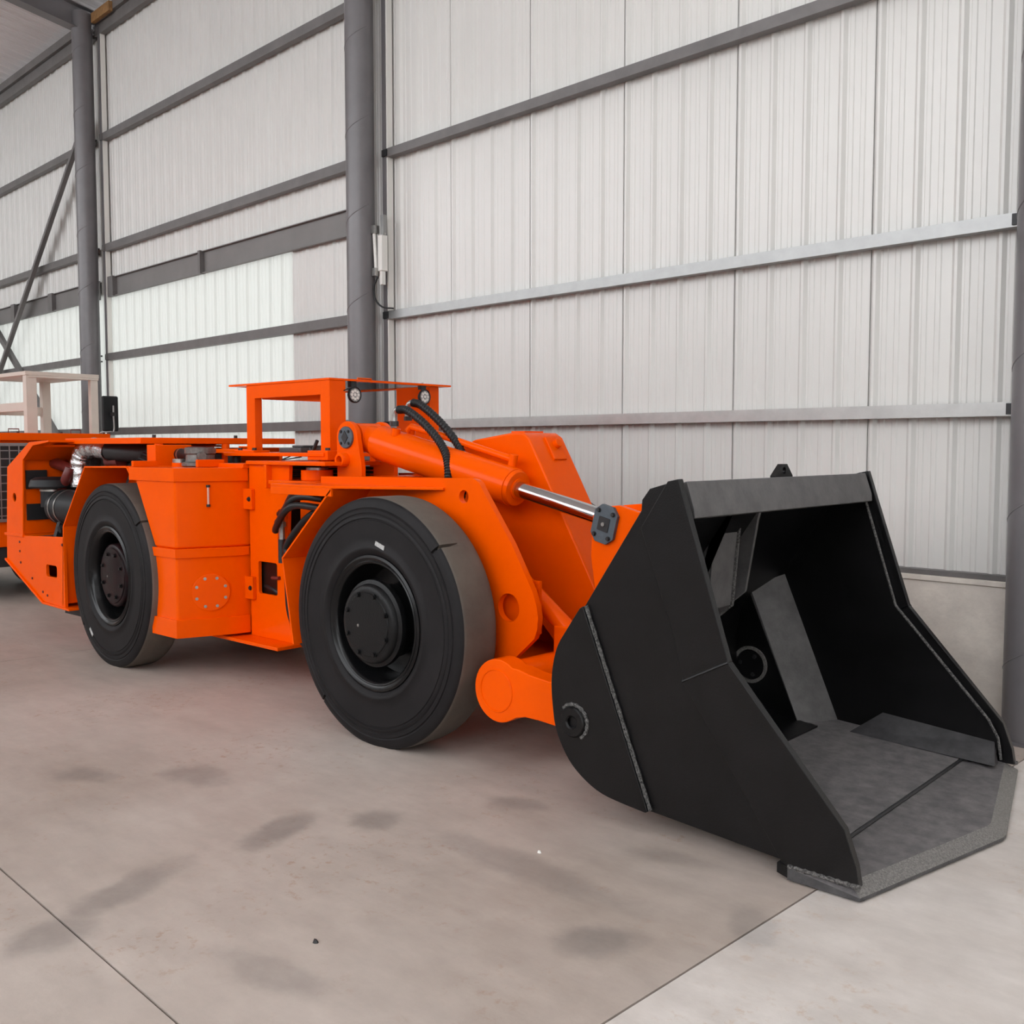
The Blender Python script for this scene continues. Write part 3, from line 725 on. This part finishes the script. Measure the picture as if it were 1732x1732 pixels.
# ---- operator canopy
CY0, CY1, CX0, CX1 = 3.92, 4.99, -6.20, -5.065
cp = MB().box(CX0, CX1, CY0, CY0 + .075, 1.955, 1.968).box(CX0, CX1, CY1 - .06, CY1, 1.955, 1.968)
cp.box(CX0, CX0 + .015, CY0 + .075, CY1 - .06, 1.955, 1.968).box(CX1 - .04, CX1, CY0 + .075, CY1 - .06, 1.955, 1.968)
cp = cp.build('canopy_roof', ORANGE, LD)
MB().box(CX0 + .015, CX1 - .04, CY0 + .075, CY1 - .06, 1.958, 1.964).build('roof_pane', GLASS, cp)
MB().box(-5.165, -5.070, 3.925, 4.055, 1.40, 1.955).build('canopy_post', ORANGE, cp, **OB)
MB().box(-6.00, -5.90, 3.93, 3.99, 1.49, 1.955).build('canopy_post', ORANGE, cp, **OB)
MB().box(-5.465, -5.12, 4.83, 4.855, 1.45, 1.955).build('canopy_side_panel', ORANGE, cp, **OB)
MB().box(-5.13, -5.115, 4.83, 4.92, 1.40, 1.955).build('canopy_post', ORANGE, cp, **OB)
MB().plate([(-5.90, 1.955), (-5.165, 1.955), (-5.165, 1.865), (-5.90, 1.865)], 3.928, 3.94, 'y').build('canopy_beam', ORANGE, cp, bevel=.002)
MB().add([(-5.90, 3.99, 1.955), (-5.165, 4.04, 1.955), (-5.165, 4.04, 1.82), (-5.90, 3.99, 1.86), (-5.90, 4.0, 1.955), (-5.165, 4.05, 1.955), (-5.165, 4.05, 1.82), (-5.90, 4.0, 1.86)],
         [(0, 1, 2, 3), (7, 6, 5, 4), (0, 4, 5, 1), (1, 5, 6, 2), (2, 6, 7, 3), (3, 7, 4, 0)]).build('canopy_gusset', ORANGE, cp)
MB().tube([(-5.30, 4.34, 1.965), (-5.30, 4.34, 1.995), (-5.30, 4.46, 1.995), (-5.30, 4.46, 1.965)], .006, 8).build('roof_handle', ORANGE, cp)
for (y, z) in ((4.125, 1.868), (4.737, 1.878)):
    wl = MB().lathe([(.0, .03), (.03, .03), (.047, .005), (.052, 0), (.052, -.014), (.047, -.018), (.043, -.014)], (0, 0, 0), 36)
    # axis y lathe -> turn to face +X
    wl.v = [Vector((-5.075 - v.y, y + v.x, z + v.z)) for v in wl.v]
    w = wl.build('work_lamp', PLAST, cp, label='round black work lamp')
    fc = MB().cyl((-5.075, y, z), (-5.064, y, z), .044, n=32).build('lamp_face', LEDM, w)
    for k in range(9):
        rr = 0 if k == 0 else .027; t = 2 * PI * k / 8
        MB().cyl((-5.064, y + rr * math.cos(t), z + rr * math.sin(t)), (-5.061, y + rr * math.cos(t), z + rr * math.sin(t)), .0095, n=10).build('led', LAMPW, w)
    MB().box(-5.11, -5.075, y - .022, y + .022, z + .05, z + .087).build('lamp_bracket', DARK, w)
    MB().cyl((-5.09, y, z + .087), (-5.09, y, z + .10), .008, n=8).build('bracket_bolt', STEEL, w)
MB().tube(spline([(-5.09, 4.09, 1.90), (-5.05, 4.06, 1.905), (-5.045, 4.02, 1.89)], 12), .004, 6).build('lamp_cable', HOSE, cp)
# operator deck and controls
dk = MB().box(-6.22, -5.08, 3.88, 4.90, 1.472, 1.497).build('operator_deck', ORANGE, LD, **OB)
MB().box(-6.10, -5.86, 3.89, 4.02, 1.497, 1.512).build('post_foot', ORANGE, dk, **OB)
MB().box(-5.26, -5.05, 3.89, 4.08, 1.45, 1.512).build('post_foot', ORANGE, dk, **OB)
for (x, y) in ((-6.30, 4.0), (-6.16, 3.95), (-5.9, 4.5), (-5.2, 4.5)): MB().cyl((x, y, 1.39), (x, y, 1.472), .03, n=14).build('rubber_mount', PLAST, dk)
for (x, y) in ((-6.06, 3.915), (-5.89, 3.915), (-5.075, 3.91)): MB().cyl((x, y, 1.512), (x, y, 1.528), .016, n=6).build('foot_bolt', DARK, dk)
st = MB().box(-5.80, -5.55, 4.05, 4.40, 1.497, 1.53); st.box(-5.72, -5.60, 4.1, 4.3, 1.53, 1.545)
st.build('control_box', ENG, dk, bevel=.008)
MB().cyl((-5.42, 4.05, 1.497), (-5.44, 4.05, 1.525), .012, n=8).build('lever', DARK, dk)
ip = MB().box(-5.34, -5.20, 4.10, 4.20, 1.497, 1.58).build('instrument_box', DARK, dk, bevel=.006)
MB().cyl((-5.20, 4.15, 1.54), (-5.195, 4.15, 1.54), .028, n=20).build('dial', REDP, ip)
MB().cyl((-5.35, 4.0, 1.50), (-5.30, 4.0, 1.575), .012, n=10).build('joystick', DARK, dk)
MB().tube([(-6.28, 4.05, 1.50), (-6.28, 4.05, 1.535), (-6.15, 4.05, 1.535), (-6.15, 4.05, 1.50)], .006, 8).build('deck_handle', ORANGE, dk)
MB().tube(spline([(-5.6, 4.0, 1.47), (-5.55, 3.9, 1.45), (-5.45, 3.88, 1.455), (-5.4, 3.95, 1.47)], 14), .004, 6).build('thin_cable', HOSE, dk)
MB().box(-6.67, -6.10, 4.0, 4.10, 1.49, 1.52).build('deck_rail', ORANGE, LD, **OB)

# ---- rear fender and rear chassis
for sg in (0, 1):
    def Y(y): return y if sg == 0 else 2 * 4.0325 - y
    MB().strip([(-7.521, .35), (-7.483, .938), (-7.109, 1.385), (-6.495, 1.392), (-6.42, 1.31)], .012, Y(3.30), Y(3.66)).build('fender', ORANGE, LD, bevel=.002)
    MB().plate([(-7.47, .35), (-7.44, .93), (-7.09, 1.37), (-6.50, 1.375), (-6.2, .9), (-6.2, .35)], Y(3.66), Y(3.68), 'y').build('wheel_arch_plate', ORANGE, LD)
rc = [(-8.532, .815), (-7.49, .86), (-7.49, .325), (-7.854, .333), (-8.543, .62)]
rsp = MB().plate(rc, 3.30, 3.325, 'y', [[(-7.79, .54), (-7.63, .54), (-7.615, .555), (-7.615, .615), (-7.63, .63), (-7.79, .63), (-7.805, .615), (-7.805, .555)]]).build('rear_side_plate', ORANGE, LD, bevel=.003)
MB().plate(rc, 2 * YC - 3.325, 2 * YC - 3.30, 'y').build('rear_side_plate', ORANGE, LD, bevel=.003)
rch = MB().box(-8.50, -7.50, 3.33, 2 * YC - 3.33, .80, .82).build('engine_tray', ENG, LD)
MB().plate([(-8.53, .62), (-8.53, .80), (-8.50, .80), (-8.50, .63)], 3.325, 2 * YC - 3.325, 'y').build('rear_bumper', ORANGE, LD)
MB().strip([(-8.560, .612), (-7.862, .318), (-7.40, .310)], .016, 3.285, 2 * YC - 3.285).build('belly_plate', ORANGE, LD, bevel=.003)
bolts(rsp, [(-8.28, 3.30, .775), (-8.28, 3.30, .70), (-8.27, 3.30, .61), (-8.06, 3.30, .50), (-7.87, 3.30, .41), (-7.79, 3.30, .39), (-7.51, 3.30, .80)], (0, -1, 0), .008, .006, REDP)
MB().box(-7.72, -7.42, 3.40, 3.60, .25, .31).build('tow_bracket', DARK, LD)
# rear guard with radiator windows
RG = [(-8.532, .835), (-8.485, 1.372), (-8.05, 1.572), (-7.70, 1.585), (-7.70, 1.572), (-7.98, 1.545), (-8.178, 1.43), (-8.22, .835)]
rg = MB().plate(RG, 3.30, 3.315, 'y', [circ(-8.36, 1.13, .035, 20)]).build('rear_guard', ORANGE, LD, bevel=.003)
MB().strip([(-8.532, .835), (-8.485, 1.372), (-8.05, 1.572), (-7.70, 1.585)], -.012, 3.315, 4.90).build('rear_guard_skin', ORANGE, LD)
rbk = MB().plate([(3.315, .84), (3.60, .84), (3.66, 1.20), (3.72, 1.46), (3.315, 1.44)], -8.24, -8.22, 'x').build('rear_bulkhead', ORANGE, LD)
MB().box(-8.222, -8.205, 3.335, 3.50, 1.20, 1.35).build('radiator_window', DARK, rbk)
MB().box(-8.222, -8.205, 3.335, 3.52, .95, 1.08).build('radiator_window', DARK, rbk)
MB().box(-8.26, -8.245, 3.60, 4.89, .84, 1.50).build('radiator', ENG, LD)
MB().box(-8.56, -8.20, 3.29, 4.90, .815, .838).build('guard_sill', ORANGE, LD, **OB)
MB().strip([(-8.178, 1.43), (-7.98, 1.545), (-7.70, 1.572)], .01, 3.315, 4.90).build('guard_inner_skin', ORANGE, LD)
MB().box(-8.18, -6.95, 4.86, 4.89, .83, 1.53).build('bay_light_block', ORANGE, LD)  # added far-side sheet, keeps wall light out of the engine bay
MB().box(-8.02, -7.80, 3.40, 4.85, 1.535, 1.552).build('bay_roof', ORANGE, LD)
# engine
en = MB().box(-8.0, -6.9, 3.95, 4.5, .85, 1.35); en.box(-7.7, -7.0, 4.0, 4.4, 1.35, 1.48)
for k in range(5): en.cyl((-7.65 + k * .16, 3.96, 1.38), (-7.65 + k * .16, 3.96, 1.45), .05, n=12)
en.box(-8.15, -8.0, 3.8, 4.6, .9, 1.45)
eng = en.build('engine', ENG, LD, bevel=.006)
random.seed(9)
for k in range(12):
    x = -7.5 + random.random() * .7; z = 1.36 + random.random() * .13
    MB().tube(spline([(x, 3.75, z), (x + .1, 3.70 + random.random() * .1, z + .04), (x + .2, 3.8, z - .02), (x + .3, 3.9, z)], 12), .012 + random.random() * .012, 8).build('engine_pipe', HOSE, eng)
MB().tube(spline([(-7.83, 3.60, 1.22), (-7.83, 3.60, 1.40), (-7.78, 3.61, 1.50), (-7.65, 3.63, 1.53), (-7.45, 3.66, 1.50)], 40), .075, 24, rib=lambda i: 1 + .05 * math.sin(i * 1.3)).build('exhaust_wrap', FOIL, eng, label='crumpled silver foil around the exhaust pipe')
MB().tube(spline([(-7.45, 3.66, 1.50), (-7.2, 3.72, 1.49), (-6.95, 3.8, 1.48)], 16), .07, 20).build('exhaust_pipe', DARK, eng)
MB().tube([(-8.20, 3.56, 1.405), (-8.0, 3.57, 1.375), (-7.84, 3.58, 1.345)], .045, 16).build('red_pipe', REDP, eng)
MB().tube(spline([(-8.02, 3.50, 1.17), (-7.93, 3.50, 1.22), (-7.85, 3.50, 1.30), (-7.83, 3.52, 1.37)], 16), .038, 16).build('red_pipe', REDP, eng)
MB().cyl((-7.95, 3.75, 1.49), (-7.85, 3.75, 1.49), .035, n=16).build('red_flange', REDP, eng)
MB().cyl((-7.55, 3.70, 1.43), (-7.35, 3.70, 1.43), .05, n=16).build('red_manifold', REDP, eng)
MB().box(-8.10, -7.80, 3.85, 3.95, 1.05, 1.50).build('cooler_panel', GALV, eng)
# air filter
af = MB().cyl((-7.960, 3.50, 1.06), (-7.50, 3.50, 1.06), .135, n=36)
af.cyl((-8.010, 3.50, 1.06), (-7.960, 3.50, 1.06), .11, .135, n=36)
af = af.build('air_filter', PLAST, LD)
MB().cyl((-8.030, 3.46, 1.06), (-8.030, 3.46, 1.21), .085, n=28).build('filter_intake', PLAST, af)
MB().lathe([(.0, 1.205), (.10, 1.205), (.165, 1.215), (.17, 1.225), (.155, 1.275), (.12, 1.295), (.0, 1.30)], (-8.030, 3.46, 0), 40, axis='z').build('rain_cap', PLAST, af)
MB().cyl((-8.030, 3.46, 1.185), (-8.030, 3.46, 1.20), .09, n=28).build('clamp_ring', STEEL, af)
for xx in (-7.890, -7.790):
    q = MB().lathe([(.137, -.008), (.141, -.008), (.141, .008), (.137, .008)], (0, 0, 0), 36)
    q.v = [Vector((xx + v.y, 3.50 + v.x, 1.06 + v.z)) for v in q.v]
    q.build('filter_strap', STEEL, af)
MB().plate([(3.38, .82), (3.62, .82), (3.58, .95), (3.42, .95)], -7.860, -7.810, 'x').build('filter_foot', PLAST, af)
MB().cyl((-7.690, 3.36, .90), (-7.690, 3.44, .92), .03, n=14).build('drain_valve', PLAST, af)

# ================================================================== bucket
BY0, BY1 = 3.21, 5.01
heel = [(-2.517, .871), (-2.585, .775), (-2.635, .698), (-2.660, .610), (-2.667, .529), (-2.660, .440), (-2.644, .351), (-2.605, .272), (-2.554, .207), (-2.480, .154), (-2.396, .119), (-2.290, .103), (-2.185, .093)]
heel = [(p.x, p.y) for p in spline([(x, z, 0) for x, z in heel], 36)]
# side plates: main plate behind, outer wear strip along the front edge
main = [(-2.075, 1.405), (-2.198, 1.37), (-2.233, 1.326), (-2.236, 1.284), (-2.374, 1.082)] + heel + [(-1.57, .052), (-1.40, .048), (-1.385, .17), (-1.43, .25), (-1.88, .745), (-2.05, 1.28)]
strip1 = [(-2.046, 1.412), (-2.095, 1.402), (-2.216, 1.218), (-2.062, .813), (-2.018, .645), (-1.825, .745), (-2.011, 1.303)]
strip2 = [(-1.825, .745), (-2.018, .645), (-1.60, .062), (-1.57, .050), (-1.318, .050), (-1.330, .12), (-1.373, .238)]
bsh = []
def Ym(y, sg): return y if sg == 0 else BY0 + BY1 - y
# shell sheet: back + floor
ins = [(-2.12, 1.385), (-2.205, 1.35), (-2.222, 1.28), (-2.505, .872)] + [(x + .012 * (1 if x < -2.5 else .4), z + (.0 if z > .45 else .010)) for x, z in heel[1:]]
th = [(x, z) for x, z in ins]
bk = MB(); bk.strip(th, .022, BY0 + .27, BY1 - .27)
bucket = bk.build('bucket', BLACK, LD, sharp=30, label='large black loading bucket')
for sg in (0, 1):
    y = lambda v: Ym(v, sg)
    MB().plate(main, y(3.245), y(3.270), 'y').build('side_plate', BLACK, bucket, bevel=.003)
    MB().plate(strip1, y(3.212), y(3.2445), 'y').build('wear_strip', BLACK, bucket, bevel=.003)
    MB().plate(strip2, y(3.210), y(3.2445), 'y').build('wear_strip', BLACK, bucket, bevel=.003)
    hp2 = heel + [(-2.175, .10), (-2.500, .880)]
    hh = MB().plate(hp2, y(3.215), y(3.2445), 'y').build('heel_plate', BLACK, bucket, bevel=.003)
    wv = [Vector((-2.505 + (.325) * q / 30, y(3.236), .878 - .780 * q / 30)) for q in range(31)]
    MB().tube(wv, .014, 8, rib=lambda i: 1 + .12 * math.sin(i * 2.1)).build('weld_bead', WELD, bucket)
    MB().tube([Vector((-2.018 + .193 * q / 12, y(3.243), .645 + .10 * q / 12)) + Vector((0, -.03 if sg == 0 else .03, 0)) for q in range(13)], .006, 8).build('weld_bead', BLACK, bucket)
    bo = MB().lathe([(.024, 0), (.024, -.012), (.030, -.018), (.058, -.018), (.064, -.012), (.066, 0)], (-2.545, y(3.215), .392), 40, sgn=1 if sg == 0 else -1).build('hinge_boss', BLACK, bucket, sharp=40)
    pts = [Vector((-2.545 + .072 * math.cos(t), y(3.214), .392 + .072 * math.sin(t))) for t in [-1.0 + 3.4 * q / 30 for q in range(31)]]
    MB().tube(pts, .008, 8, rib=lambda i: 1 + .2 * math.sin(i * 1.9)).build('weld_bead', WELD, bucket)
    MB().cyl((-2.545, y(3.225), .392), (-2.545, y(3.24), .392), .024, n=20).build('pin_end', DARK, bucket)
    # hinge pocket: sloping front slab and inner cheek
    sl_ = [(-2.185, .100), (-2.500, .842), (-2.478, .852), (-2.163, .105)]
    sb = MB(); dxs = .085
    vs_ = [(x - dxs * f_, y(yy), z - .05 * f_) for yy, f_ in ((3.270, 0), (3.495, 1)) for x, z in sl_]
    sb.add(vs_, [(0, 1, 2, 3), (7, 6, 5, 4), (0, 4, 5, 1), (1, 5, 6, 2), (2, 6, 7, 3), (3, 7, 4, 0)]).build('pocket_slab', SLAB, bucket)
    ck = [(-2.505, .872)] + heel[1:-3] + [(-2.27, .105), (-2.575, .80)]
    ckk = MB().plate(ck, y(3.478), y(3.500), 'y').build('pocket_cheek', BLACK, bucket)
    iy = 3.500; sgn2 = -1 if sg == 0 else 1
    MB().lathe([(.0, -.02), (.050, -.02), (.060, -.016), (.075, -.016), (.080, -.008), (.080, 0)], (-2.545, y(iy), .39), 32, sgn=sgn2 * -1 * -1 if sg else -1).build('pin_retainer', BLACK, ckk)
    MB().lathe([(.080, 0), (.096, 0), (.098, .012), (.080, .012)], (-2.545, y(iy + .004), .39), 32, sgn=-1 if sg else 1).build('boss_ring', RAW, ckk)
    bolts(ckk, [(-2.545 + .052 * math.cos(t), y(iy + .014), .39 + .052 * math.sin(t)) for t in (1.0, 3.0, 5.1)], (0, 1 if sg == 0 else -1, 0), .010, .014, DARK)
    ed = [Vector((x + .014, y(3.505), z + (.008 if z < .45 else 0))) for x, z in heel[1:-3]]
    MB().tube(ed, .008, 6).build('weld_bead', WELD, bucket)
    # back sheet above the pocket
    MB().strip(th[:4] + [(-2.60, .735)], .022, min(y(3.27), y(3.48)), max(y(3.27), y(3.48))).build('back_sheet', BLACK, bucket)
    # corner fillet along the floor
    cf = [(-2.02, y(3.40)), (-1.93, y(3.275)), (-1.31, y(3.275)), (-1.31, y(3.42))]
    q = MB(); xe = -1.36 if sg else -1.62; vs = [(-2.04, y(3.42), .106), (-1.93, y(3.272), .195), (xe - .04, y(3.272), .150), (xe, y(3.40), .072 if sg else .085), (-2.04, y(3.272), .085), (xe - .02, y(3.272), .05)]
    q.add(vs, [(0, 1, 2, 3), (0, 4, 1), (1, 4, 5, 2), (2, 5, 3), (0, 3, 5, 4)]).build('floor_fillet', FILLET, bucket)
    # weld lines along the front inner edge
    if sg: MB().tube([(-2.05, y(3.268), 1.28), (-1.88, y(3.268), .745), (-1.43, y(3.268), .25), (-1.385, y(3.268), .17), (-1.37, y(3.268), .07)], .007, 6).build('weld_bead', WELD, bucket)
# floor sheets and lip
def floor_sheet(x0, z0, x1, z1, t, y0, y1): return MB().plate([(x0, z0), (x1, z1), (x1, z1 - t), (x0, z0 - t)], y0, y1, 'y')
floor_sheet(-2.285, .122, -1.515, .075, .025, 3.271, 4.949).build('bucket_floor', FLOORW, bucket)
LZ0, LZ1 = .008, .052
lipp = [(-1.575, 3.205), (-1.312, 3.205), (-1.115, YC - .02), (-1.115, YC + .02), (-1.312, 5.015), (-1.575, 5.015)]
tt = [(-1.50, 3.275), (-1.362, 3.235), (-1.172, YC - .02), (-1.172, YC + .02), (-1.362, 4.985), (-1.50, 4.945)]
lb = MB(); n6 = 6
vs = [(x, y, LZ0) for x, y in lipp] + [(x, y, LZ1 - .032 if i in (1, 2, 3, 4) else LZ1) for i, (x, y) in enumerate(lipp)] + [(x, y, LZ1 + (.012 if i in (0, 5) else 0)) for i, (x, y) in enumerate(tt)]
lb.add(vs, [list(range(6))] + [(i, (i + 1) % 6, (i + 1) % 6 + 6, i + 6) for i in range(6)], 2)
lb.add(vs, [(6, 7, 13, 12), (11, 17, 16, 10), (6, 12, 17, 11), list(range(12, 18))], 0)
lb.add(vs, [(7, 8, 14, 13), (8, 9, 15, 14), (9, 10, 16, 15)], 1)
lip = lb.build('cutting_lip', [FLOORW, RAW, WORN], bucket, sharp=20, label='worn steel cutting lip')
MB().tube([Vector((-1.575 + .26 * q / 24, 3.212, .054)) for q in range(25)], .009, 8, rib=lambda i: 1 + .25 * math.sin(i * 2.3)).build('weld_bead', WELD, bucket)
MB().tube([Vector((-1.31, 5.0, .055)), Vector((-1.35, 5.0, .06)), Vector((-1.40, 4.995, .06))], .009, 8).build('weld_bead', WELD, bucket)
MB().plate([(-1.62, .0555), (-1.575, .052), (-1.575, .008), (-1.62, .02)], 3.215, 5.005, 'y').build('lip_backing', BLACK, bucket)
MB().cyl((-1.508, 3.272, .070), (-1.508, 4.948, .070), .007, n=8).build('floor_seam', DARK, bucket)
# top bar
tb = [(-2.046, 1.402), (-2.012, 1.300), (-2.008, 1.262), (-2.04, 1.255), (-2.10, 1.262), (-2.20, 1.345), (-2.10, 1.388)]
MB().plate(tb, 3.2725, 4.9475, 'y').build('top_bar', SLAB, bucket, bevel=.004)
lg = [(-2.13, 1.36), (-2.13, 1.40)] 
MB().plate([(4.135, 1.355), (4.305, 1.355), (4.305, 1.402), (4.25, 1.455), (4.205, 1.455), (4.135, 1.402)], -2.15, -2.125, 'x', [[(4.222 + .017 * math.cos(2 * PI * i / 14), 1.425 + .017 * math.sin(2 * PI * i / 14)) for i in range(14)]]).build('lifting_lug', BLACK, bucket)
# central housing for the tilt link inside the back
hs = [(-2.215, 1.28), (-2.285, 1.20), (-2.320, .80), (-2.44, .70), (-2.60, .74), (-2.50, .90)]
hz = MB().plate(hs, 3.90, 4.10, 'y').build('link_housing', SLAB, bucket, bevel=.004)
MB().tube([(-2.283, 4.106, 1.20), (-2.318, 4.106, .80), (-2.44, 4.106, .70)], .009, 8).build('weld_bead', WELD, bucket)
MB().plate([(-2.20, 1.29), (-2.225, 1.20), (-2.285, .86), (-2.40, .76), (-2.52, .86), (-2.36, 1.12)], 4.165, 4.185, 'y').build('rib_plate', SLAB, bucket, bevel=.003)

# ================================================================== second machine behind
M2 = empty('parked_machine', (-11.2, 4.6, 0))
tag(M2, 'second orange mining machine parked behind the loader, wire grille and white cab frame', 'vehicle')
X2 = -10.25
MB().box(-13.2, X2 - .02, 3.3, 5.02, .55, 1.60).build('engine_body', ORANGE, M2, bevel=.01)
h2d = MB().box(-13.2, X2 + .03, 3.2, 5.03, 1.60, 1.675).build('engine_hood', ORANGE, M2, bevel=.006)
for y in (4.10, 4.72): MB().tube([(X2 - .1, y - .05, 1.67), (X2 - .1, y - .05, 1.715), (X2 - .1, y + .05, 1.715), (X2 - .1, y + .05, 1.67)], .006, 8).build('hood_handle', REDP, h2d)
for y in (4.12, 4.55, 5.0): MB().cyl((X2 - .05, y, 1.675), (X2 - .05, y, 1.69), .012, n=8).build('hood_bolt', DARK, h2d)
gr = MB().box(X2 - .02, X2, 3.35, 4.45, .82, 1.555).build('radiator_core', DARK, M2)
g = MB()
for k in range(13): yy = 3.38 + .09 * k; g.box(X2 + .004, X2 + .012, yy - .005, yy + .005, .83, 1.55)
for k in range(9): zz = .86 + .08 * k; g.box(X2, X2 + .008, 3.36, 4.47, zz - .005, zz + .005)
g.build('grille_mesh', GALV, gr)['kind'] = 'stuff'
b = MB().box(X2, X2 + .02, 3.33, 4.50, 1.545, 1.575).box(X2, X2 + .02, 3.33, 4.50, .80, .83); b.build('grille_frame', GALV, gr)
MB().box(-13.0, X2 - .05, 3.4, 4.9, .35, .55).build('chassis', DARK, M2)
mw = MB().lathe([(.30, .03), (.34, 0), (.45, 0), (.55, .02), (.58, .06), (.58, .26), (.55, .30), (.4, .32)], (-11.6, 3.28, .58), 48, sgn=1)
for v in mw.v: v.z = max(v.z, 0)
mwo = mw.build('tire', RUBBER, M2)
c2 = mwo.copy(); COL.objects.link(c2); place(c2, WORIG[mwo] + Vector((0, 1.35, 0)), M2)
MB().cyl((-11.6, 3.33, .58), (-11.6, 4.93, .58), .32, n=32).build('axle', DARK, M2)
# white cab frame
cf_ = empty('cab_base', (-12.5, 5.2, 1.6), M2)
X3, Y3 = -11.75, 4.80
def wf(x0, x1, y0, y1, z0, z1, n): MB().box(x0, x1, y0, y1, z0, z1).build(n, WHITE, cf_, bevel=.004)
wf(-13.1, X3, Y3, 5.66, 2.355, 2.40, 'cab_roof'); wf(X3 - .05, X3, Y3 + .03, 5.655, 2.33, 2.355, 'roof_lip')
wf(X3 - .10, X3 - .01, Y3 + .01, Y3 + .13, 1.2, 2.355, 'cab_post'); wf(X3 - .08, X3 - .01, 5.56, 5.65, 1.2, 2.355, 'cab_post')
wf(-13.05, -12.95, Y3 + .01, Y3 + .11, 1.2, 2.355, 'cab_post'); wf(-13.05, -12.95, 5.50, 5.60, 1.2, 2.355, 'cab_post')
wf(-12.95, X3 - .10, Y3 + .02, Y3 + .06, 1.95, 2.05, 'cab_rail'); wf(-13.03, -12.98, Y3 + .11, 5.50, 1.93, 2.04, 'cab_rail')
MB().box(-12.95, X3 - .2, 4.86, 5.60, 1.15, 1.20).build('cab_floor', WHITE, cf_)
# mirror
mr = MB().box(X2 + .02, X2 + .06, 4.94, 5.115, 1.70, 2.07).build('mirror_head', PLAST, M2, bevel=.018, segs=4)
MB().tube(spline([(X2 + .0, 4.93, 1.66), (X2 + .03, 4.935, 1.69), (X2 + .08, 5.0, 1.695), (X2 + .09, 5.04, 1.71), (X2 + .09, 5.04, 1.85), (X2 + .09, 5.04, 1.97)], 24), .008, 8).build('mirror_arm', GALV, mr)
MB().box(X2 + .058, X2 + .10, 5.015, 5.065, 1.86, 1.90).build('mirror_clamp', DARK, mr)

# ================================================================== bits on the floor
def chip(x, y, r, m, label):
    pts = [(x + r * (1 + .3 * math.sin(3 * t)) * math.cos(t), y + r * .7 * math.sin(t)) for t in [2 * PI * k / 7 for k in range(7)]]
    b = MB().plate(pts, 0.0, r * .8, 'z'); n = 7
    for v in b.v[n:]: v.x = x + (v.x - x) * .55; v.y = y + (v.y - y) * .55
    tag(b.build('stone_chip', m), label, 'stone', 'stone chips on the floor')
chip(-2.391, 2.814, .010, LAMPW, 'tiny white stone chip lying on the concrete in front of the bucket heel')
chip(-2.461, 1.826, .012, DARK, 'tiny dark stone chip lying on the concrete near the bottom left')
